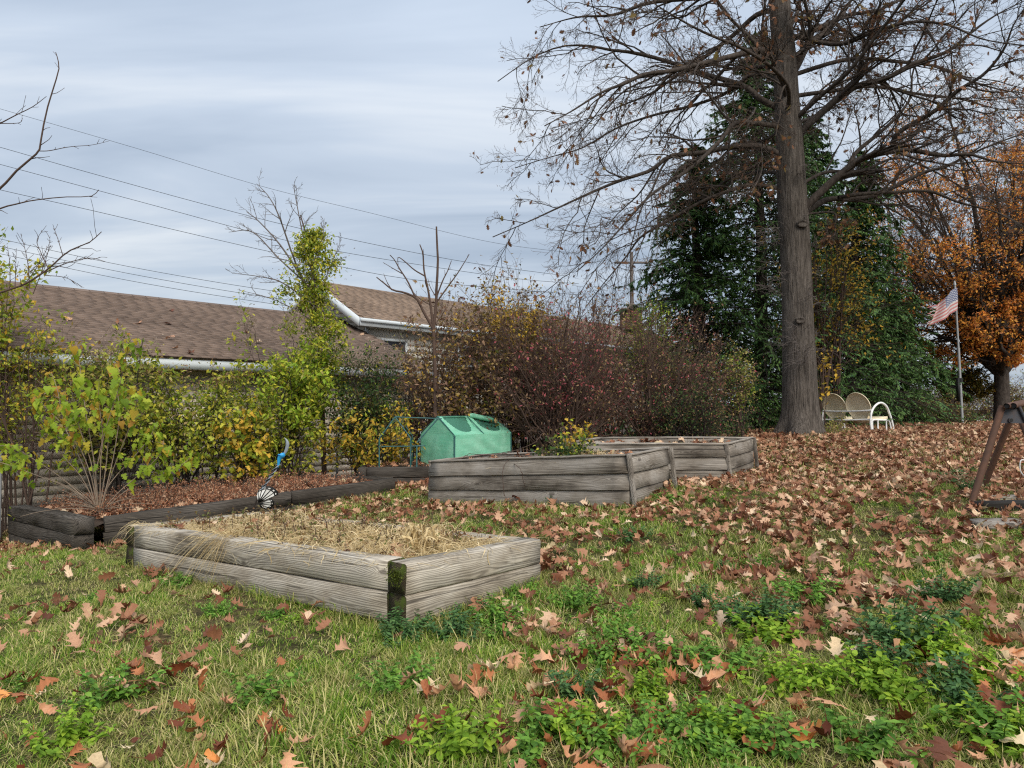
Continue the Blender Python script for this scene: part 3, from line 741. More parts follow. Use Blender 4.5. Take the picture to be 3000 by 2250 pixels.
# ---------------------------------------------------------------- utility pole and wires
up_ = thing('utility_pole', 'wooden utility pole rising behind the brick chimney', 'utility pole')
b0 = P(1853, 1000, 45); t0 = P(1850, 738, 45)
mb = MB(); mb.tube([(b0[0], b0[1], -.5), (t0[0], t0[1], t0[2])], [.16, .11], 10); mb.obj('pole', M['stem_grey'], up_)
mb = MB(); mb.box((-1.1, -.06, -.06), (1.1, .06, .06), None, t0 - np.array([0, 0, .7])); cr_ = mb.obj('crossarm', M['stem_grey'], up_)
for q in (-.95, -.4, .4, .95):
    mb = MB(); mb.tube([t0 + [q, 0, -.63], t0 + [q, 0, -.5]], .045, 8); mb.obj('insulator', M['wall_far'], cr_)
set_base(up_, (b0[0], b0[1], -.4))
def D(*pts): return [(x * 1.3562, y * 1.3562) for x, y in pts]
WIRES = [('topmost thin power line, passing above the vine covered tree', D((-120, 200), (0, 235), (300, 322), (575, 405), (800, 460), (1060, 523), (1250, 548))),
 ('second power line from the top crossing the sky', D((-120, 285), (0, 318), (200, 375), (475, 450), (700, 505), (1000, 565), (1230, 597))),
 ('third power line from the top crossing the sky', D((-120, 322), (0, 355), (300, 435), (600, 515), (800, 555), (1100, 600), (1250, 613))),
 ('fourth power line from the top crossing the sky', D((-120, 378), (0, 410), (200, 455), (500, 525), (640, 555), (900, 605), (1250, 637))),
 ('upper of the three low power lines above the brown roof', D((-120, 486), (0, 516), (300, 580), (600, 630), (900, 668), (1240, 690))),
 ('middle of the three low power lines above the brown roof', D((-120, 502), (0, 532), (300, 595), (600, 645), (900, 683), (1240, 700))),
 ('lowest of the three low power lines above the brown roof', D((-120, 520), (0, 548), (300, 610), (580, 655), (900, 697), (1240, 710)))]
for i, (lb, pts) in enumerate(WIRES):
    d0, d1 = 24 + (i > 3) * 4, 44.5; n = len(pts)
    x0 = pts[0][0]; x1 = pts[-1][0]
    w3 = [P(x, y, 1 / ((1 / d0) + ((x - x0) / (x1 - x0)) * (1 / d1 - 1 / d0))) for x, y in pts]
    mb = MB(); mb.tube(curve_pts(w3, 40), np.linspace(.008, .012, 40) * (.75 if i == 0 else 1), 4, cap=False)
    tag(mb.obj('power_line', M['black']), lb, 'power line', 'power lines crossing the sky')

# ---------------------------------------------------------------- chain link fence
fn = thing('chain_link_fence', 'dark chain link fence running along in front of the tan siding', 'fence')
F0 = np.array([-7.6, 10.25, 0]) + U * -3.0
def FPt(s, z): p = F0 + U * s; return np.array([p[0], p[1], z])
FL_ = 15.0; fz = lambda s: g1(*(F0 + U * s)[:2]); FH = 1.22
sp = .078; hh_ = .078; Pm = []; 
ncol = int(FL_ / sp); nrow = int(FH / hh_)
zs = np.array([fz(s) for s in np.linspace(0, FL_, 60)])
def fzz(s): return np.interp(s, np.linspace(0, FL_, 60), zs)
for c_ in range(ncol):
    for q in (0, 1):
        s = c_ * sp; k = np.arange(nrow + 1)
        ss = s + np.where((k + q) % 2 == 0, 0, sp * .98) if q == 0 else s + sp + np.where(k % 2 == 0, 0, -0.0) 
        if q == 1: continue
        zz = fzz(ss) + .03 + k * hh_
        Pm.append(np.stack([F0[0] + U[0] * ss, F0[1] + U[1] * ss, zz], 1) + np.array([[.004, -.004, 0]]) * ((k + q) % 2)[:, None])
Pm = np.array(Pm)
V, Fq = tubes(Pm, np.full(Pm.shape[:2], .0019), 3)
# mirrored zigzag interlocks with its neighbour
Pm2 = []
for c_ in range(ncol):
    k = np.arange(nrow + 1); ss = c_ * sp + np.where(k % 2 == 0, sp, 0.0); zz = fzz(ss) + .03 + k * hh_
    Pm2.append(np.stack([F0[0] + U[0] * ss, F0[1] + U[1] * ss, zz], 1))
V2, F2 = tubes(np.array(Pm2), np.full(Pm.shape[:2], .0019), 3)
o = link(bpy.data.objects.new('wire_mesh', mesh_np('wire_mesh', np.vstack([V, V2]), np.vstack([Fq, F2 + len(V)]), M['link']))); o.parent = fn
for s in np.arange(.2, FL_, 2.9):
    mb = MB(); mb.tube([FPt(s, fzz(s) - .3), FPt(s, fzz(s) + FH + .08)], .028, 10); mb.obj('post', M['galv'], fn, True)
for za in (FH + .03,):
    mb = MB(); mb.tube([FPt(s, fzz(s) + za) for s in np.linspace(0, FL_, 12)], .017, 8); mb.obj('top_rail', M['link'], fn, True)
set_base(fn, vec((F0[0], F0[1], fzz(0))))

# ---------------------------------------------------------------- mini greenhouse on the black bed
b = NB('green netting'); n = b.noise(b.pos(), 4, 4, .6); gr = b.noise(b.mapping(b.pos(), (3, 3, 60)), 1, 2)
col = b.ramp(b.math('ADD', b.math('MULTIPLY', n, .7), b.math('MULTIPLY', gr, .3)), [(.35, (.22, .66, .44)), (.65, (.40, .82, .60))])
pr = b.n('ShaderNodeBsdfPrincipled', {'Base Color': col, 'Roughness': .45, 'Specular IOR Level': .4, 'Normal': b.bump(b.noise(b.pos(), 9, 4, .6), .35, .02)})
tr = b.n('ShaderNodeBsdfTranslucent', {'Color': col}); mx = b.n('ShaderNodeMixShader', {0: .35, 1: pr, 2: tr}); b.t.links.new(mx.outputs[0], b.o.inputs[0]); M['net'] = b.m
b = NB('green mesh screen'); pr = b.n('ShaderNodeBsdfPrincipled', {'Base Color': c4(.06, .20, .14), 'Roughness': .6}); tr = b.n('ShaderNodeBsdfTransparent'); mx = b.n('ShaderNodeMixShader', {0: .22, 1: pr, 2: tr}); b.t.links.new(mx.outputs[0], b.o.inputs[0]); M['screen'] = b.m
M['seam'] = plain('dark green seam', (.02, .09, .08), .6)

gh = thing('mini_greenhouse', 'small green mesh covered garden greenhouse with two roof openings', 'greenhouse')
G0 = P(1330, 1362, 11.95)      # near bottom corner of the cover
gxv = hor(P(1494, 1335, 12.9) - G0)                         # along the length
gyv = np.array([-gxv[1], gxv[0], 0])                        # away, to the far side
GL, GW, GE, GR = 1.38, .92, .57, .88
G0 = G0 + np.array([0, 0, -.06])
def GPt(u, v, z): return G0 + gxv * u + gyv * v + UP * z
def bil(a, b_, c_, d_, nu, nv, hole=None, sag=.012, wr=.006):
    """cloth panel a-b (bottom) d-c (top) with hole(u,v) test"""
    u, v = np.meshgrid(np.linspace(0, 1, nu), np.linspace(0, 1, nv)); a, b_, c_, d_ = map(lambda q: np.array(q, float), (a, b_, c_, d_))
    Q = ((a[None, None] * (1 - u[..., None]) + b_ * u[..., None]) * (1 - v[..., None]) + (d_ * (1 - u[..., None]) + c_ * u[..., None]) * v[..., None])
    nr = np.cross(b_ - a, d_ - a); nr /= np.linalg.norm(nr)
    w = -sag * np.sin(u * math.pi) * np.sin(v * math.pi) + wr * np.sin(u * 17 + v * 9) * np.sin(v * 5 + u * 3) * np.sin(u * math.pi) * np.sin(v * math.pi) * 1.5
    Q = Q + nr * w[..., None]; F = []
    for j in range(nv - 1):
        for i in range(nu - 1):
            if hole and hole((i + .5) / (nu - 1), (j + .5) / (nv - 1)): continue
            F.append((j * nu + i, j * nu + i + 1, (j + 1) * nu + i + 1, (j + 1) * nu + i))
    return Q.reshape(-1, 3), np.array(F)
def hole(u, v):
    q = (u % .5) / .5
    if v > .97: return False
    h = .16 + .62 * abs((q - .53) / .37) ** 3.2
    return .12 < q < .92 and v > h
mb = MB()
for (A, B, C, Dd, nu, nv, h_) in (((0,0,-.02), (GL,0,-.02), (GL,0,GE), (0,0,GE), 40, 14, None), ((GL,GW,-.02), (0,GW,-.02), (0,GW,GE), (GL,GW,GE), 20, 8, None)):
    mb.add(*bil(GPt(*A), GPt(*B), GPt(*C), GPt(*Dd), nu, nv, h_, .0, .018))
for (A, B, C, Dd) in (((0,0,GE), (GL,0,GE), (GL,GW/2,GR), (0,GW/2,GR)),):
    mb.add(*bil(GPt(*A), GPt(*B), GPt(*C), GPt(*Dd), 72, 40, hole, .03, .006))
mb.add(*bil(GPt(GL,GW,GE), GPt(0,GW,GE), GPt(0,GW/2,GR), GPt(GL,GW/2,GR), 16, 10, None, .03))
for u in (0, GL):
    mb.add(*bil(GPt(u,0,-.02), GPt(u,GW,-.02), GPt(u,GW,GE), GPt(u,0,GE), 16, 12, None, .02, .012)); 
    V, F = bil(GPt(u,0,GE), GPt(u,GW,GE), GPt(u,GW/2,GR), GPt(u,GW/2,GR), 13, 8, None, .0, .0); mb.add(V, F)
cv = mb.obj('cover', M['net'], gh, True)
# screens behind the two openings
for i, s in enumerate((.06, .56)):
    if i == 9:
        mb = MB(); a0, a1 = GL * (s + .0), GL * (s + .24)
        mb.add(*bil(GPt(a0, .045, GE), GPt(a1, .045, GE), GPt(a1, GW/2, GR - .05), GPt(a0, GW/2, GR - .05), 8, 8)); mb.obj('rolled_flap', M['net'], cv)
    mb = MB(); a0, a1 = GL * (s + .01), GL * (s + .41)
    mb.add(*bil(GPt(a0, .02, GE - .04), GPt(a1, .02, GE - .04), GPt(a1, GW/2, GR - .04), GPt(a0, GW/2, GR - .04), 6, 6)); mb.obj('mesh_screen', M['screen'], cv)
mb = MB(); mb.tube(curve_pts([GPt(GL * .52, GW/2 - .02, GR + .02), GPt(GL * .60, GW/2 - .05, GR + .0), GPt(GL * .72, GW/2 - .11, GR - .04), GPt(GL * .86, GW/2 - .17, GR - .075)], 10), [.018, .035, .042, .045, .043, .046, .044, .046, .048, .03], 10); mb.obj('rolled_flap', M['net'], cv, True)
sm = MB()
for (a, b_) in (((0,0,-.02), (0,0,GE)), ((0,0,GE), (0,GW/2,GR)), ((0,GW,GE), (0,GW/2,GR)), ((GL/2,0,GE), (GL/2,GW/2,GR)), ((0,GW/2,GR), (GL,GW/2,GR)), ((GL,0,GE), (GL,GW/2,GR)), ((0,GW,0), (0,GW,GE)), ((GL,0,0), (GL,0,GE))):
    sm.tube([GPt(*a), GPt(*b_)], .008, 6)
sm.obj('seam', M['seam'], cv, True)
# bare tube frame sticking out of the left
def frame_hoop(root, fpt, L0):
    mb = MB(); mb.tube(curve_pts([fpt(L0, 0, -.0), fpt(L0, 0, .34), fpt(L0, 0, GE - .05), fpt(L0, .03, GE), fpt(L0, GW/2, GR)], 14), .011, 8); mb.obj('tube', M['frame_green'], root, True)
    mb = MB(); mb.tube(curve_pts([fpt(L0, GW, -.0), fpt(L0, GW, .34), fpt(L0, GW, GE - .05), fpt(L0, GW - .03, GE), fpt(L0, GW/2, GR)], 14), .011, 8); mb.obj('tube', M['frame_green'], root, True)
def bar(root, a, b_, r=.009):
    mb = MB(); mb.tube([a, b_], r, 8); mb.obj('tube', M['frame_green'], root, True)
for L0 in (.015, GL - .015): frame_hoop(gh, GPt, L0)
set_base(gh, vec(G0))
fr = thing('greenhouse_frame', 'bare green tube greenhouse frame standing left of the covered greenhouse', 'frame')
H0 = P(1203, 1367, 11.75)
hx = hor(P(1120, 1366, 11.7) - H0); hy = np.array([hx[1], -hx[0], 0]); hy = -hy if hy[1] < 0 else hy
# the hoop faces the viewer: its width runs from 1120 to 1203
HWd, HE, HR = .52, .33, .83
def HPt(u, v, z): return H0 + hx * v + hy * u + UP * z
def hoop2(u):
    for v in (0, HWd):
        mb = MB(); mb.tube(curve_pts([HPt(u, v, -.03), HPt(u, v, .3), HPt(u, v, .46), HPt(u, v + (.02 if v == 0 else -.02), .50), HPt(u, HWd / 2, HR)], 14), .011, 8); mb.obj('tube', M['frame_green'], fr, True)
    for v, z in ((0, .02), (HWd, .02), (0, .36), (HWd, .36)):
        mb = MB(); mb.tube([HPt(u, v, z), HPt(u, v, z + .09)], .015, 8); mb.obj('connector', M['seam'], fr, True)
    bar(fr, HPt(u, 0, .34), HPt(u, HWd, .34))
hoop2(0); hoop2(.85)
bar(fr, HPt(0, HWd / 2, HR), HPt(0.0, -.52, HR - .03)); bar(fr, HPt(0, 0, .34), HPt(0, -.24, .35)); bar(fr, HPt(0, HWd/2, HR), HPt(.85, HWd/2, HR)); bar(fr, HPt(0, 0, .34), HPt(.85, 0, .34)); bar(fr, HPt(0, -.10, -.02), HPt(0, -.10, .34), .014)
bar(fr, HPt(0, -.10, .40), HPt(.0, -.45, .80), .012)
set_base(fr, vec(H0))

# ---------------------------------------------------------------- metal glider beside the oak
gl = thing('glider_bench', 'cream shell back metal glider with white tube frame beside the oak trunk', 'bench')
B0 = P(2553, 1273, 15.6)       # rear right foot
bx = hor(P(2424, 1263, 16.55) - B0)                       # towards the left arm
by = np.array([bx[1], -bx[0], 0]); by = by if by[0] > 0 else -by     # seat forward (to the right, away)
B0[2] = g1(B0[0], B0[1]) + .0
zl = (g1(*(B0 + bx * 1.25)[:2]) - B0[2]) / 1.25
def BP(u, v, z): return B0 + bx * u + by * v + UP * (z + zl * u)
BW = 1.22
def armloop(u, nm):
    mb = MB(); mb.tube(curve_pts([BP(u, .02, -.0), BP(u, -.02, .20), BP(u, .0, .42), BP(u, .12, .58), BP(u, .34, .67), BP(u, .56, .60), BP(u, .70, .40), BP(u, .80, .18), BP(u, .82, .06), BP(u, .76, .012), BP(u, .5, .012), BP(u, .2, .012), BP(u, .06, .012)], 50), .024, 10, cap=False); mb.obj('arm', M['white_metal'], gl, True)
    mb = MB(); mb.tube(curve_pts([BP(u, .05, .02), BP(u, .04, .24), BP(u, .10, .29), BP(u, .40, .28), BP(u, .62, .27), BP(u, .70, .20), BP(u, .74, .04)], 24), .018, 8); mb.obj('side_rail', M['white_metal'], gl, True)
    for v in (.24, .56):
        mb = MB(); mb.tube([BP(u, v, .02), BP(u, v, .29)], .017, 8); mb.obj('swing_link', M['white_metal'], gl, True)
for u in (0, BW): armloop(u, 'arm')
for z, v, nm in ((.50, .02, 'back_rail'), (.30, -.005, 'back_rail')):
    mb = MB(); mb.tube(curve_pts([BP(0, v, z), BP(BW * .5, v - .02, z - .015), BP(BW, v, z)], 14), .020, 8); mb.obj(nm, M['white_metal'], gl, True)
mb = MB(); mb.tube([BP(0, .62, .27), BP(BW, .62, .27)], .017, 8); mb.obj('cross_rail', M['white_metal'], gl, True)
def shell(u0, w):
    """pressed steel back: tapering oval dish with a rolled rim, leaning back"""
    Nr, Na = 6, 40; V = []; F = []
    for j in range(Nr):
        r = j / (Nr - 1)
        for i in range(Na):
            a = i / Na * 2 * math.pi; x = math.cos(a); y = math.sin(a)
            hw = w / 2 * (1.0 if y > 0 else 1.0 - .38 * (-y) ** 1.2)
            zz = .34 * y if y > 0 else .36 * y
            dep = .055 * (r ** 6) 
            V.append((u0 + x * hw * r, zz * r, dep))
    def tr(p):
        u, t, dpt = p; lean = .30
        return BP(u, .10 - (t + .02) * math.sin(lean) + dpt * -.9 - .02, .59 + t * math.cos(lean) - dpt * .25)
    V = np.array([tr(p) for p in V])
    for j in range(Nr - 1):
        for i in range(Na): F.append((j * Na + i, j * Na + (i + 1) % Na, (j + 1) * Na + (i + 1) % Na, (j + 1) * Na + i))
    mb = MB(); mb.add(V, F); mb.tube(np.vstack([V[-Na:], V[-Na:][:1]]), .011, 6, cap=False)
    o = mb.obj('backrest', M['cream'], gl, True); sd_ = None
    mb = MB(); mb.tube([tr((u0 - .11, .02, -.006)), tr((u0 + .11, .03, -.006))], .006, 5); mb.obj('slot', M['cream'], o)
    # skirt below the oval down to the seat
    mb = MB(); mb.hexa([tr((u0 - w * .36, -.40, .0)), tr((u0 + w * .36, -.40, .0)), tr((u0 + w * .36, -.40, .015)), tr((u0 - w * .36, -.40, .015))], [tr((u0 - w * .38, -.22, .0)), tr((u0 + w * .38, -.22, .0)), tr((u0 + w * .38, -.22, .015)), tr((u0 - w * .38, -.22, .015))]); mb.obj('back_skirt', M['cream'], o)
shell(BW * .265, .60); shell(BW * .755, .60)
for i in (0, 1):
    mb = MB(); u0 = .02 + i * BW * .5; u1 = u0 + BW * .46
    mb.hexa([BP(u0, .10, .255), BP(u1, .10, .255), BP(u1, .66, .295), BP(u0, .66, .295)], [BP(u0, .10, .305), BP(u1, .10, .305), BP(u1, .66, .365), BP(u0, .66, .365)]); mb.obj('seat', M['cream'], gl, bevel=.015)
set_base(gl, vec(BP(BW / 2, .4, 0)))

# ---------------------------------------------------------------- flag and pole
fp = thing('flagpole', 'slim grey metal flagpole rising from the leaf covered crest', 'flagpole')
q0 = P(2821, 1249, 20.5); q0[2] = g1(q0[0], q0[1]); q1 = P(2797, 835, 20.5)
mb = MB(); mb.tube([q0 - [0, 0, .3], q0 * .45 + q1 * .55], .038, 12); mb.obj('lower_pole', M['galv'], fp, True)
mb = MB(); mb.tube([q0 * .46 + q1 * .54, q1], .029, 12); mb.obj('upper_pole', M['galv'], fp, True)
s_ = lambda f: q0 * (1 - f) + q1 * f
mb = MB(); mb.tube([s_(.305), s_(.335)], .066, 12); mb.obj('clamp', M['black'], fp, True)
mb = MB(); mb.box((-.10, -.05, -.5), (-.052, .05, .18), None, s_(.29)); mb.obj('bracket', M['black'], fp)
mb = MB(); mb.tube([s_(1.0), s_(1.03)], [.045, .02], 10); mb.obj('finial', M['galv'], fp, True)
set_base(fp, vec(q0))
b = NB('faded flag'); uv = b.n('ShaderNodeAttribute', attribute_name='fuv').outputs['Vector']; sp_ = b.n('ShaderNodeSeparateXYZ', {0: uv})
u_, v_ = sp_.outputs[0], sp_.outputs[1]
stripe = b.math('GREATER_THAN', b.math('MODULO', b.math('MULTIPLY', v_, 6.5), 1.0), .5)
stripes = b.mixc(stripe, c4(.72, .24, .24), c4(.82, .78, .76))
can = b.math('MULTIPLY', b.math('LESS_THAN', u_, .40), b.math('GREATER_THAN', v_, .4615))
cu = b.math('MULTIPLY', u_, 27.5); cvv = b.math('MULTIPLY', b.math('SUBTRACT', v_, .4615), 18.57 * 1.0)
# staggered star field
ru = b.math('SUBTRACT', b.math('MODULO', b.math('ADD', cu, 1.0), 2.0), 1.0); rv = b.math('SUBTRACT', b.math('MODULO', cvv, 2.0), 1.0)
ru2 = b.math('SUBTRACT', b.math('MODULO', cu, 2.0), 1.0); rv2 = b.math('SUBTRACT', b.math('MODULO', b.math('ADD', cvv, 1.0), 2.0), 1.0)
def star(x, y):
    r = b.math('SQRT', b.math('ADD', b.math('MULTIPLY', x, x), b.math('MULTIPLY', y, y))); a = b.math('ARCTAN2', y, x)
    c_ = b.math('COSINE', b.math('MULTIPLY_ADD', a, 5.0, -1.5708)); return b.math('LESS_THAN', r, b.math('MULTIPLY_ADD', c_, .17, .42))
st_ = b.math('MAXIMUM', star(ru, rv), star(ru2, rv2))
cant = b.mixc(st_, c4(.10, .14, .30), c4(.75, .75, .78)); fcol = b.mixc(can, stripes, cant)
fcol = b.mixc(b.math('MULTIPLY', b.noise(b.pos(), 2.5, 4), .25), fcol, c4(.6, .5, .48))
pr = b.n('ShaderNodeBsdfPrincipled', {'Base Color': fcol, 'Roughness': .8}); tr = b.n('ShaderNodeBsdfTranslucent', {'Color': fcol}); mx = b.n('ShaderNodeMixShader', {0: .35, 1: pr, 2: tr}); b.t.links.new(mx.outputs[0], b.o.inputs[0]); M['flag'] = b.m
NU, NVf = 60, 40; ht = P(2799, 842, 20.35); hb_ = P(2805, 908, 20.35); tipT = P(2722, 903, 19.7); tipB = P(2704, 962, 19.8)
V = []; UVs = []
for j in range(NVf):
    v = j / (NVf - 1)
    for i in range(NU):
        u = i / (NU - 1)
        a = hb_ * (1 - v) + ht * v; bq = tipB * (1 - v) + tipT * v
        p = a * (1 - u) + bq * u + np.array([.05 * math.sin(u * 9 + v * 2), .16 * math.sin(u * 11 + v * 1.5) * min(1, u * 3), -.10 * math.sin(u * math.pi) * (.4 + v * .3) + .03 * math.sin(u * 8)])
        V.append(p); UVs.append((u, v, 0))
F = []
rr_ = random.Random(3); fray = [1 - (.02 + .16 * rr_.random() ** 2) for _ in range(NVf)]
for j in range(NVf - 1):
    for i in range(NU - 1):
        u, v = (i + .5) / NU, (j + .5) / NVf
        if u > fray[j] - (.14 if .25 < v < .42 else 0): continue
        if ((u - .86) / .07) ** 2 + ((v - .60) / .06) ** 2 < 1 or ((u - .80) / .10) ** 2 + ((v - .16) / .05) ** 2 < 1: continue
        F.append((j * NU + i, j * NU + i + 1, (j + 1) * NU + i + 1, (j + 1) * NU + i))
me = mesh_np('flag', np.array(V), np.array(F), M['flag'], None, True); at = me.attributes.new('fuv', 'FLOAT_VECTOR', 'POINT'); at.data.foreach_set('vector', np.array(UVs, np.float32).ravel())
tag(link(bpy.data.objects.new('flag', me)), 'faded tattered striped flag with starred blue canton flying from the pole', 'flag')

# ---------------------------------------------------------------- rusty pipe frame at the right edge
af = thing('pipe_frame', 'rusty pipe swing frame leg with dark metal bracket at the lawn edge', 'swing frame')
a1 = P(2843, 1456, 7.2); a1[2] = g1(a1[0], a1[1]) - .05; a2 = P(2874, 1424, 7.95); a2[2] = g1(a2[0], a2[1]) - .05
top1 = P(2926, 1222, 7.3); top2 = P(2962, 1225, 7.6)
for p, q in ((a1, top1), (a2, top2)):
    mb = MB(); mb.tube([p, q + (q - p) * .12], .033, 14); mb.obj('leg', M['rust'], af, True)
bt = P(2966, 1205, 7.35)
K = FPX / 7.35
def BK(px, py, dd=0): return P(px, py, 7.35 + dd)
outl = [(2921, 1240), (2934, 1196), (2950, 1190), (2984, 1190), (2997, 1215), (3006, 1240)]
B_ = [BK(x, y, -.03) for x, y in outl]; T_ = [BK(x, y, .05) for x, y in outl]; n_ = len(outl)
mb = MB(); mb.add(np.array(B_ + T_), [tuple((i, (i + 1) % n_, n_ + (i + 1) % n_, n_ + i)) for i in range(n_)]); mb.add(np.array(B_ + [np.mean(B_, 0)]), [(i, n_, (i + 1) % n_) for i in range(n_)]); mb.add(np.array(T_ + [np.mean(T_, 0)]), [(i, (i + 1) % n_, n_) for i in range(n_)])
br = mb.obj('bracket', M['steel_dark'], af)
for (px, py) in ((2949, 1190), (2969, 1189)):
    mb = MB(); c_ = BK(px, py, -.12); tgt = c_ + np.array([1.6, 1.5, .12]); N = 14
    mb.tube([c_, c_ + (tgt - c_) * .5, tgt], .030, N, cap=False); mb.tube([c_ + (tgt - c_) * .001, tgt], .024, N, cap=False); o = mb.obj('top_pipe', M['rust'], af, True)
    mb = MB(); mb.tube([c_ + (tgt - c_) * .004, c_ + (tgt - c_) * .03], .0235, N); mb.obj('pipe_bore', M['black'], o)
for (x0, y0, x1, y1) in ((2932, 1198, 2920, 1240), (2986, 1192, 3010, 1244)):
    mb = MB(); mb.tube([BK(x0, y0, -.045), BK(x1, y1, -.045)], .016, 8); mb.obj('bracket_rib', M['steel_dark'], br, True)
mb = MB(); c_ = BK(2963, 1231, -.05); mb.tube([c_, c_ + [0, .03, 0]], .026, 12); hl = mb.obj('collar', M['steel_dark'], br, True)
mb = MB(); mb.tube([c_ + [0, -.003, 0], c_ + [0, .01, 0]], .019, 12); mb.obj('hole', M['black'], hl)
far1 = top1 + np.array([1.0, .9, 0]); mb = MB(); mb.tube([top2 + [.25, .2, 0], P(3080, 1440, 7.0)], .038, 12); mb.obj('leg', M['rust'], af, True)
set_base(af, vec(a1))
# cream cable hanging at the edge
mb = MB(); mb.tube(curve_pts([P(3010, 1350, 7.4), P(2992, 1348, 7.4), P(2988, 1365, 7.4), P(2992, 1385, 7.4), P(3010, 1402, 7.4), P(3030, 1420, 7.4)], 18), .006, 6); tag(mb.obj('cable', M['white_metal'], None, True), 'thin cream cable looping beside the rusty pipe frame', 'cable')
# boards lying under it
def lying(px0, py0, d0, px1, py1, d1, w, h, mat, label, name='plank'):
    a, b_ = P(px0, py0, d0), P(px1, py1, d1)
    a[2] = g1(a[0], a[1]) + h * .4; b_[2] = g1(b_[0], b_[1]) + h * .4
    o = beam(name, a, b_, w, h, [mat, mat], warp=.006); tag(o, label, 'plank')
lying(2862, 1470, 6.75, 3120, 1462, 6.75, .20, .10, M['plank_rot'], 'rotten black timber lying behind the pale slab under the pipe frame')
lying(2850, 1500, 6.2, 3150, 1490, 6.2, .28, .06, M['board_top'], 'pale weathered plank lying nearest the viewer under the pipe frame')
lying(2890, 1440, 7.3, 3120, 1432, 7.3, .16, .06, M['board'], 'grey plank strewn with leaves behind the rotten black timber')

# ---------------------------------------------------------------- garden ornament
b = NB('butterfly wing'); vo = b.n('ShaderNodeTexVoronoi', {'Vector': b.objc(), 'Scale': 13}, feature='DISTANCE_TO_EDGE').outputs['Distance']
M['wing'] = b.princ(b.ramp(vo, [(.04, (.012, .012, .014)), (.09, (.60, .60, .60))]), .5)
M['blue'] = plain('blue plastic', (.03, .30, .62), .35, .1); M['feather'] = paint_mat('grey metal blade', (.25, .29, .33), (.1, .1, .1), .4, .4, 12)
st = thing('garden_stake', 'twisted metal garden stake with blue bulb and butterfly in the dark planter', 'garden ornament')
dS = 8.6
SP = lambda x, y, dd=0: P(x, y, dS + dd)
z0 = SP(740, 1500)
mb = MB(); mb.tube(curve_pts([SP(738, 1506), SP(748, 1475), SP(765, 1440), SP(782, 1410), SP(800, 1385), SP(812, 1362)], 16), .010, 6); mb.obj('stake', M['stem_dark'], st, True)
k = np.linspace(0, 1, 60); c0, c1 = SP(762, 1440), SP(815, 1360)
ribbon = MB(); a = k * 16; R0 = .030; line = c0[None] * (1 - k[:, None]) + c1[None] * k[:, None]
e1 = np.stack([np.cos(a), np.sin(a), .3 * np.sin(a)], 1) * R0; V = np.vstack([line + e1, line - e1]); n_ = len(k)
ribbon.add(V, [(i, i + 1, n_ + i + 1, n_ + i) for i in range(n_ - 1)]); o = ribbon.obj('spiral', M['feather'], st, True); md = o.modifiers.new('s', 'SOLIDIFY'); md.thickness = .004
mb = MB(); mb.tube(curve_pts([SP(814, 1370), SP(816, 1358), SP(818, 1346), SP(822, 1338), SP(825, 1333), SP(823, 1328)], 16), np.interp(np.linspace(0, 1, 16), [0, .25, .55, .8, .93, 1], [.008, .018, .030, .046, .036, .008]), 14); mb.obj('bulb', M['blue'], st, True)
pts = curve_pts([SP(826, 1340), SP(836, 1325), SP(842, 1305), SP(840, 1290), SP(833, 1282)], 20); wd = np.interp(np.linspace(0, 1, 20), [0, .3, .6, 1], [.006, .020, .020, .003])
mb = MB(); V = np.vstack([pts + np.array([1, .2, 0]) * wd[:, None], pts - np.array([1, .2, 0]) * wd[:, None]]); mb.add(V, [(i, i + 1, 21 + i, 20 + i) for i in range(19)]); o = mb.obj('blade', M['feather'], st, True); md = o.modifiers.new('s', 'SOLIDIFY'); md.thickness = .005
M['wing_white'] = plain('white wing panel', (.72, .72, .70), .5, .1)
def wing(root_, pts, nm):
    """black wing with pale panels between the veins, fanning out from its root"""
    r0_ = np.array(root_, float); pts = [r0_ + (np.array(p) - r0_) * 1.15 for p in pts]; mb = MB()
    mb.add(np.array([r0_] + pts), [(0, i + 1, i + 2) for i in range(len(pts) - 1)]); o = mb.obj(nm, M['black'], st); md = o.modifiers.new('s', 'SOLIDIFY'); md.thickness = .004
    fw = np.array([0, -.006, 0]); mb = MB()
    for i in range(len(pts) - 1):
        a_, c_ = np.array(pts[i]), np.array(pts[i + 1]); p_ = lambda u, f: r0_ + ((a_ * (1 - u) + c_ * u) - r0_) * f + fw
        mb.add(np.array([p_(.5, .25), p_(.12, .80), p_(.88, .80)]), [(0, 1, 2)]); mb.add(np.array([p_(.3, .86), p_(.7, .86), p_(.7, .92), p_(.3, .92)]), [(0, 1, 2, 3)])
    mb.obj('wing_panel', M['wing_white'], o)
wing(SP(757, 1474, -.02), [SP(752, 1452, -.04), SP(757, 1440, -.03), SP(768, 1432), SP(782, 1430), SP(796, 1434, .04), SP(806, 1442, .07), SP(808, 1452, .08)], 'wing')
wing(SP(759, 1476, .01), [SP(790, 1462, .08), SP(798, 1470, .10), SP(796, 1480, .12), SP(786, 1487, .10), SP(772, 1489, .07), SP(762, 1487, .03)], 'wing')
set_base(st, vec((z0[0], z0[1], g1(z0[0], z0[1]))))

